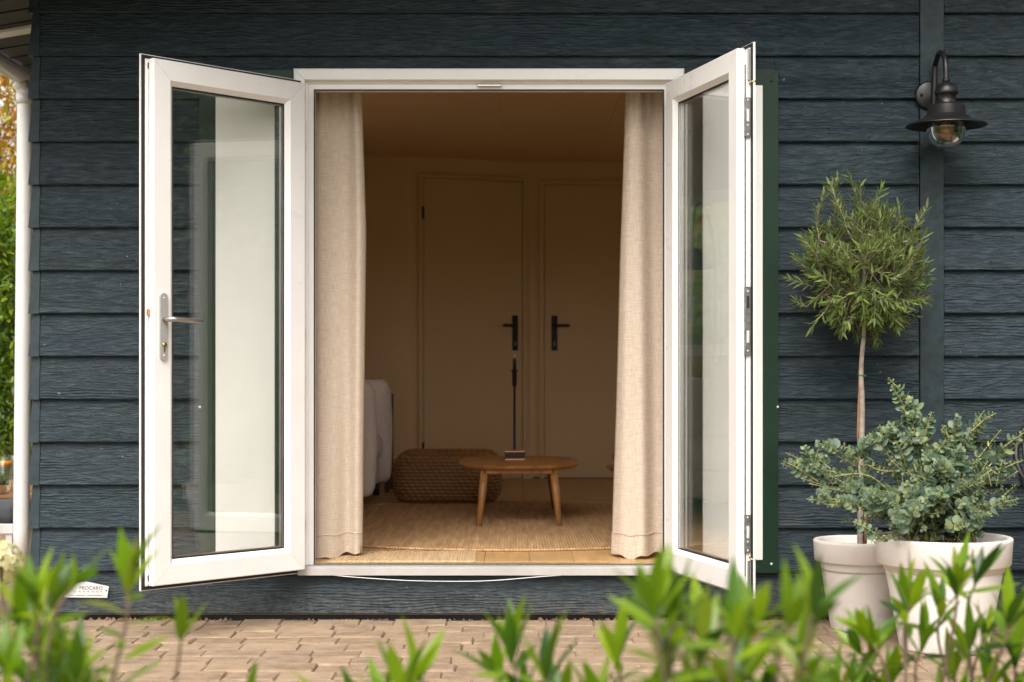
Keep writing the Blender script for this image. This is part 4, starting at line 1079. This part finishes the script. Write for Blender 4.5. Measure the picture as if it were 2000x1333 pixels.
hshapes = [leaf_shape(.075, .026, 4, .3, cu, .8) for cu in (.1, .3, -.1)]
def bush(name, label, cat, loc, sx, sy, h, n, mat, seed, z0=.1, trunk=True, ls=1.0, group=None, core=False):
    r = random.Random(seed); t = thing(name, label, cat, loc, 0, group); items = []
    blobs = [(Vector((r.uniform(-sx, sx) * .8, r.uniform(-sy, sy) * .8, r.uniform(z0, h))), r.uniform(.25, .5)) for _ in range(60 if h < 3 else 110)]
    for i in range(n):
        c, rad = r.choice(blobs); d = Vector((r.gauss(0, 1), r.gauss(0, 1), r.gauss(0, 1))).normalized()
        p = c + d * rad * r.uniform(.55, 1.05)
        ld = (d + Vector((r.gauss(0, .5), r.gauss(0, .5), r.gauss(-.1, .5)))).normalized()
        items.append((p, orient(ld, d + Vector((0, 0, .6)), r.uniform(-.8, .8)), ls * r.uniform(.6, 1.25), r.randrange(3)))
    items = [it for it in items if it[0].z > .03]
    put('crown', leaf_bundle(items, hshapes, mat), t, kind='stuff')
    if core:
        put('sky_blocker_core', rboxm(sx * .8, sy * .95, h * .5, .3, MT['hedgecore'], 10), t, (0, 0, h * .5))  # dark solid added to stop sky showing through the hedge
    if trunk:
        bd = ([], [])
        for k in range(9):
            b = Vector((r.uniform(-sx, sx) * .5, r.uniform(-sy, sy) * .5, 0)); e = r.choice(blobs)[0]
            add_branch(bd, bez([b, b.lerp(e, .5) + Vector((r.uniform(-.1, .1), r.uniform(-.1, .1), .1)), e], 5), .03, .006, 6)
        put('trunk', mesh(bd[0], bd[1], MT['darkstem'], True), t)
    return t
bush('laurel_hedge', 'glossy green hedge behind the terrace at the left edge', 'hedge', (-3.6, 4.6, 0), .75, .8, 2.3, 18000, MT['hedgeleaf'], 3, group='hedges round the garden')
bush('maple_tree', 'orange and yellow autumn tree above the green hedge', 'tree', (-4.3, 6.4, 0), 1.0, 1.0, 4.2, 16000, MT['autumnleaf'], 9, 2.0)
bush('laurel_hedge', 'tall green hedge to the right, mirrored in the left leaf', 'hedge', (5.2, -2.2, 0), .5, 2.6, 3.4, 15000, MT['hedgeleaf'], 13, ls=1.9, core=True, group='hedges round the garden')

# ------------------------------------------------------------------ foreground shrubs
sshapes = [leaf_shape(.094, .0205, 7, .35, cu, .9) for cu in (.06, .2, -.05)] + [leaf_shape(.070, .018, 6, .3, .2, .9)]
def shrub(label, z0, base_px, tips, seed, whorl=(6, 8), extra=6, big=1.12):
    r = random.Random(seed)
    bx = P(base_px, 1000, z0); t = thing('garden_shrub', label, 'shrub', (bx.x, bx.y, .018), 0, 'green shrubs in the foreground bed'); base = t.location.copy()
    items, bd = [], ([], [])
    for tip in tips:
        px, py, dz = tip[:3]; n_w = tip[3] if len(tip) > 3 else r.randint(*whorl); lean = tip[4] if len(tip) > 4 else r.uniform(-.25, .25)
        p = P(px, py, z0 + dz) - base
        b = Vector((r.uniform(-.1, .1) + p.x * .35, r.uniform(-.1, .1), 0))
        d = Vector((lean, r.uniform(-.25, .25), 1)).normalized()
        p = p - d * .036 * big
        pts = bez([b, b.lerp(p, .5) + Vector((-lean * .05, 0, .02)), p - d * .10, p - d * .035], 6)
        add_branch(bd, pts, .0042, .0022, 6)
        az = r.uniform(0, 6)
        for q in range(n_w):                      # whorl at the tip
            az += 2.4; sp = r.uniform(.22, .75)
            side = Matrix.Rotation(az, 3, d) @ d.orthogonal().normalized(); ld = (d + side * sp).normalized()
            items.append((p - d * (.035 + .004 * q), orient(ld, d * .8 - side, r.uniform(-.5, .5)), big * r.uniform(.7, 1.15), r.randrange(4)))
        if n_w > 4:
            for q in range(extra + 5):                # leaves further down
                az += 2.4; f = .04 + .017 * q; side = Matrix.Rotation(az, 3, d) @ d.orthogonal().normalized()
                ld = (d * r.uniform(.1, .7) + side).normalized()
                items.append((p - d * (f + .02), orient(ld, Vector((0, -.2, 1)), r.uniform(-.5, .5)), big * r.uniform(.65, 1.1), r.randrange(4)))
    put('stems', mesh(bd[0], bd[1], MT['stem'], True), t)
    leaf_objects(items, sshapes, MT['shrubleaf'], t)
shrub('green foreground shrub at the left, partly hiding the name plate', 2.25, 40,
      [(60, 1085, 0), (25, 1130, .1, 8, -.2), (140, 1085, .05, 6, .35), (185, 1060, 0, 4, .5), (258, 1050, .1, 6, .05), (366, 1160, .2, 3, .15), (10, 1200, -.1), (95, 1185, .1), (150, 1215, .0), (60, 1260, .1), (175, 1262, .15), (20, 1290, -.1), (120, 1290, .1), (190, 1300, .2, 6, .3), (50, 1160, .2), (110, 1240, .2), (-40, 1120, .1), (-30, 1230, 0), (70, 1320, .05), (150, 1325, .1)], 31, extra=7, big=1.0)
shrub('low foreground sprigs below the middle of the threshold', 2.5, 900,
      [(770, 1268, 0, 6), (735, 1290, .1, 5), (832, 1245, .1, 5), (690, 1315, .2, 4), (995, 1190, .1, 6, -.05), (1060, 1228, 0, 6), (950, 1240, .2, 5, -.3), (1100, 1275, .1, 5), (1010, 1290, .1), (910, 1310, .05, 5), (1150, 1290, .1, 6), (470, 1312, .1, 2), (1205, 1200, .2, 5), (860, 1325, .1, 5), (630, 1328, .2, 4)], 32, extra=-1)
shrub('dense foreground shrub in front of the right leaf', 2.15, 1400,
      [(1268, 1082, 0, 7, -.1), (1230, 1150, .2, 3, -.7), (1325, 1098, .05, 8, .1), (1350, 1130, .2), (1440, 1120, -.1, 6), (1500, 1135, .1, 7, .3), (1570, 1110, -.05, 6, .25), (1610, 1095, -.1, 5, .2), (1390, 1170, .0), (1300, 1200, .1), (1470, 1210, .1), (1550, 1190, .1), (1340, 1270, .1), (1420, 1260, 0), (1500, 1290, .2), (1270, 1290, .1), (1580, 1270, .15)], 33, extra=1, big=1.03)
shrub('leafy foreground shrub in front of the larger cream pot', 3.05, 1850,
      [(1660, 1175, 0, 7, -.5), (1640, 1215, .1, 5, -.7), (1765, 1110, .1, 7, -.05), (1795, 1105, .0, 6, .2), (1875, 1065, 0, 8, .05), (1925, 1065, .1, 5, .25), (1840, 1125, .1, 5), (1720, 1190, 0), (1815, 1190, .1), (1900, 1180, .05), (1950, 1170, .1, 7, .4), (1990, 1140, -.2, 6, .2), (1985, 1210, 0), (1760, 1260, .1), (1680, 1270, .0), (1850, 1250, .1, 5), (1930, 1270, 0), (1620, 1290, .1, 5, -.3), (1730, 1310, .1), (1820, 1320, .1), (1980, 1300, .05), (1890, 1320, 0), (1655, 1318, -.1, 5)], 34, extra=-3, big=1.08)
# cream hydrangea head at the left edge
hy = thing('hydrangea', 'cream flower head at the left edge below the white stool', 'flower', P(2, 1225, 4.0) * 1.0)
hy.location.z = .0
r = random.Random(3); pts_ = []
hc = P(2, 1100, 4.0) - hy.location
pshape = [leaf_shape(.022, .020, 3, .2, .1, .7)] * 3
for i in range(150):
    d = Vector((r.gauss(0, 1), r.gauss(0, 1), r.gauss(.3, 1))).normalized(); p = hc + d * .05
    for q in range(2):
        ld = (Matrix.Rotation(r.uniform(0, 6), 3, d) @ d.orthogonal() + d * .4).normalized(); pts_.append((p, orient(ld, d), r.uniform(.7, 1.1), 0))
put('petals', leaf_bundle(pts_, pshape, MT['petal']), hy, kind='stuff')
put('stem', tubem([(0, 0, 0), hc * .5 + Vector((.01, 0, 0)), hc], .004, MT['stem'], 6), hy)
# small fallen bits on the paving
r = random.Random(8)
bits = []
for i in range(46):
    bits.append((Vector((r.uniform(-1.9, 1.9), -r.uniform(.04, 1) ** 1.6 * 1.2 - .03, .004)), orient((r.gauss(0, 1), r.gauss(0, 1), .1), (0, 0, 1)), r.uniform(.25, .7), 0))
put('fallen_petals', leaf_bundle(bits, pshape, MT['petal']), None, kind='stuff', label='small pale fallen petals scattered on the paving', category='petals')

r = random.Random(12); crumbs = []
cshape = [(np.array([(-.5, -.4, 0), (.5, -.3, 0), (.4, .45, 0), (-.4, .4, 0), (0, 0, .6)]) * .01, [(0, 1, 4), (1, 2, 4), (2, 3, 4), (3, 0, 4)])]
for i in range(520):
    x = r.uniform(-2.0, 2.1); q = Matrix.Rotation(r.uniform(0, 6), 3, 'Z')
    crumbs.append((Vector((x, -.012 - abs(r.gauss(0, .022)), .001)), q, r.uniform(.3, 1.5) * (1.5 if math.sin(x * 3.1) > .3 else .8), 0))
put('wall_base_crumbs', leaf_bundle(crumbs, cshape, MT['soil2']), None, kind='stuff', label='brown soil crumbs and leaf bits along the foot of the wall', category='debris')
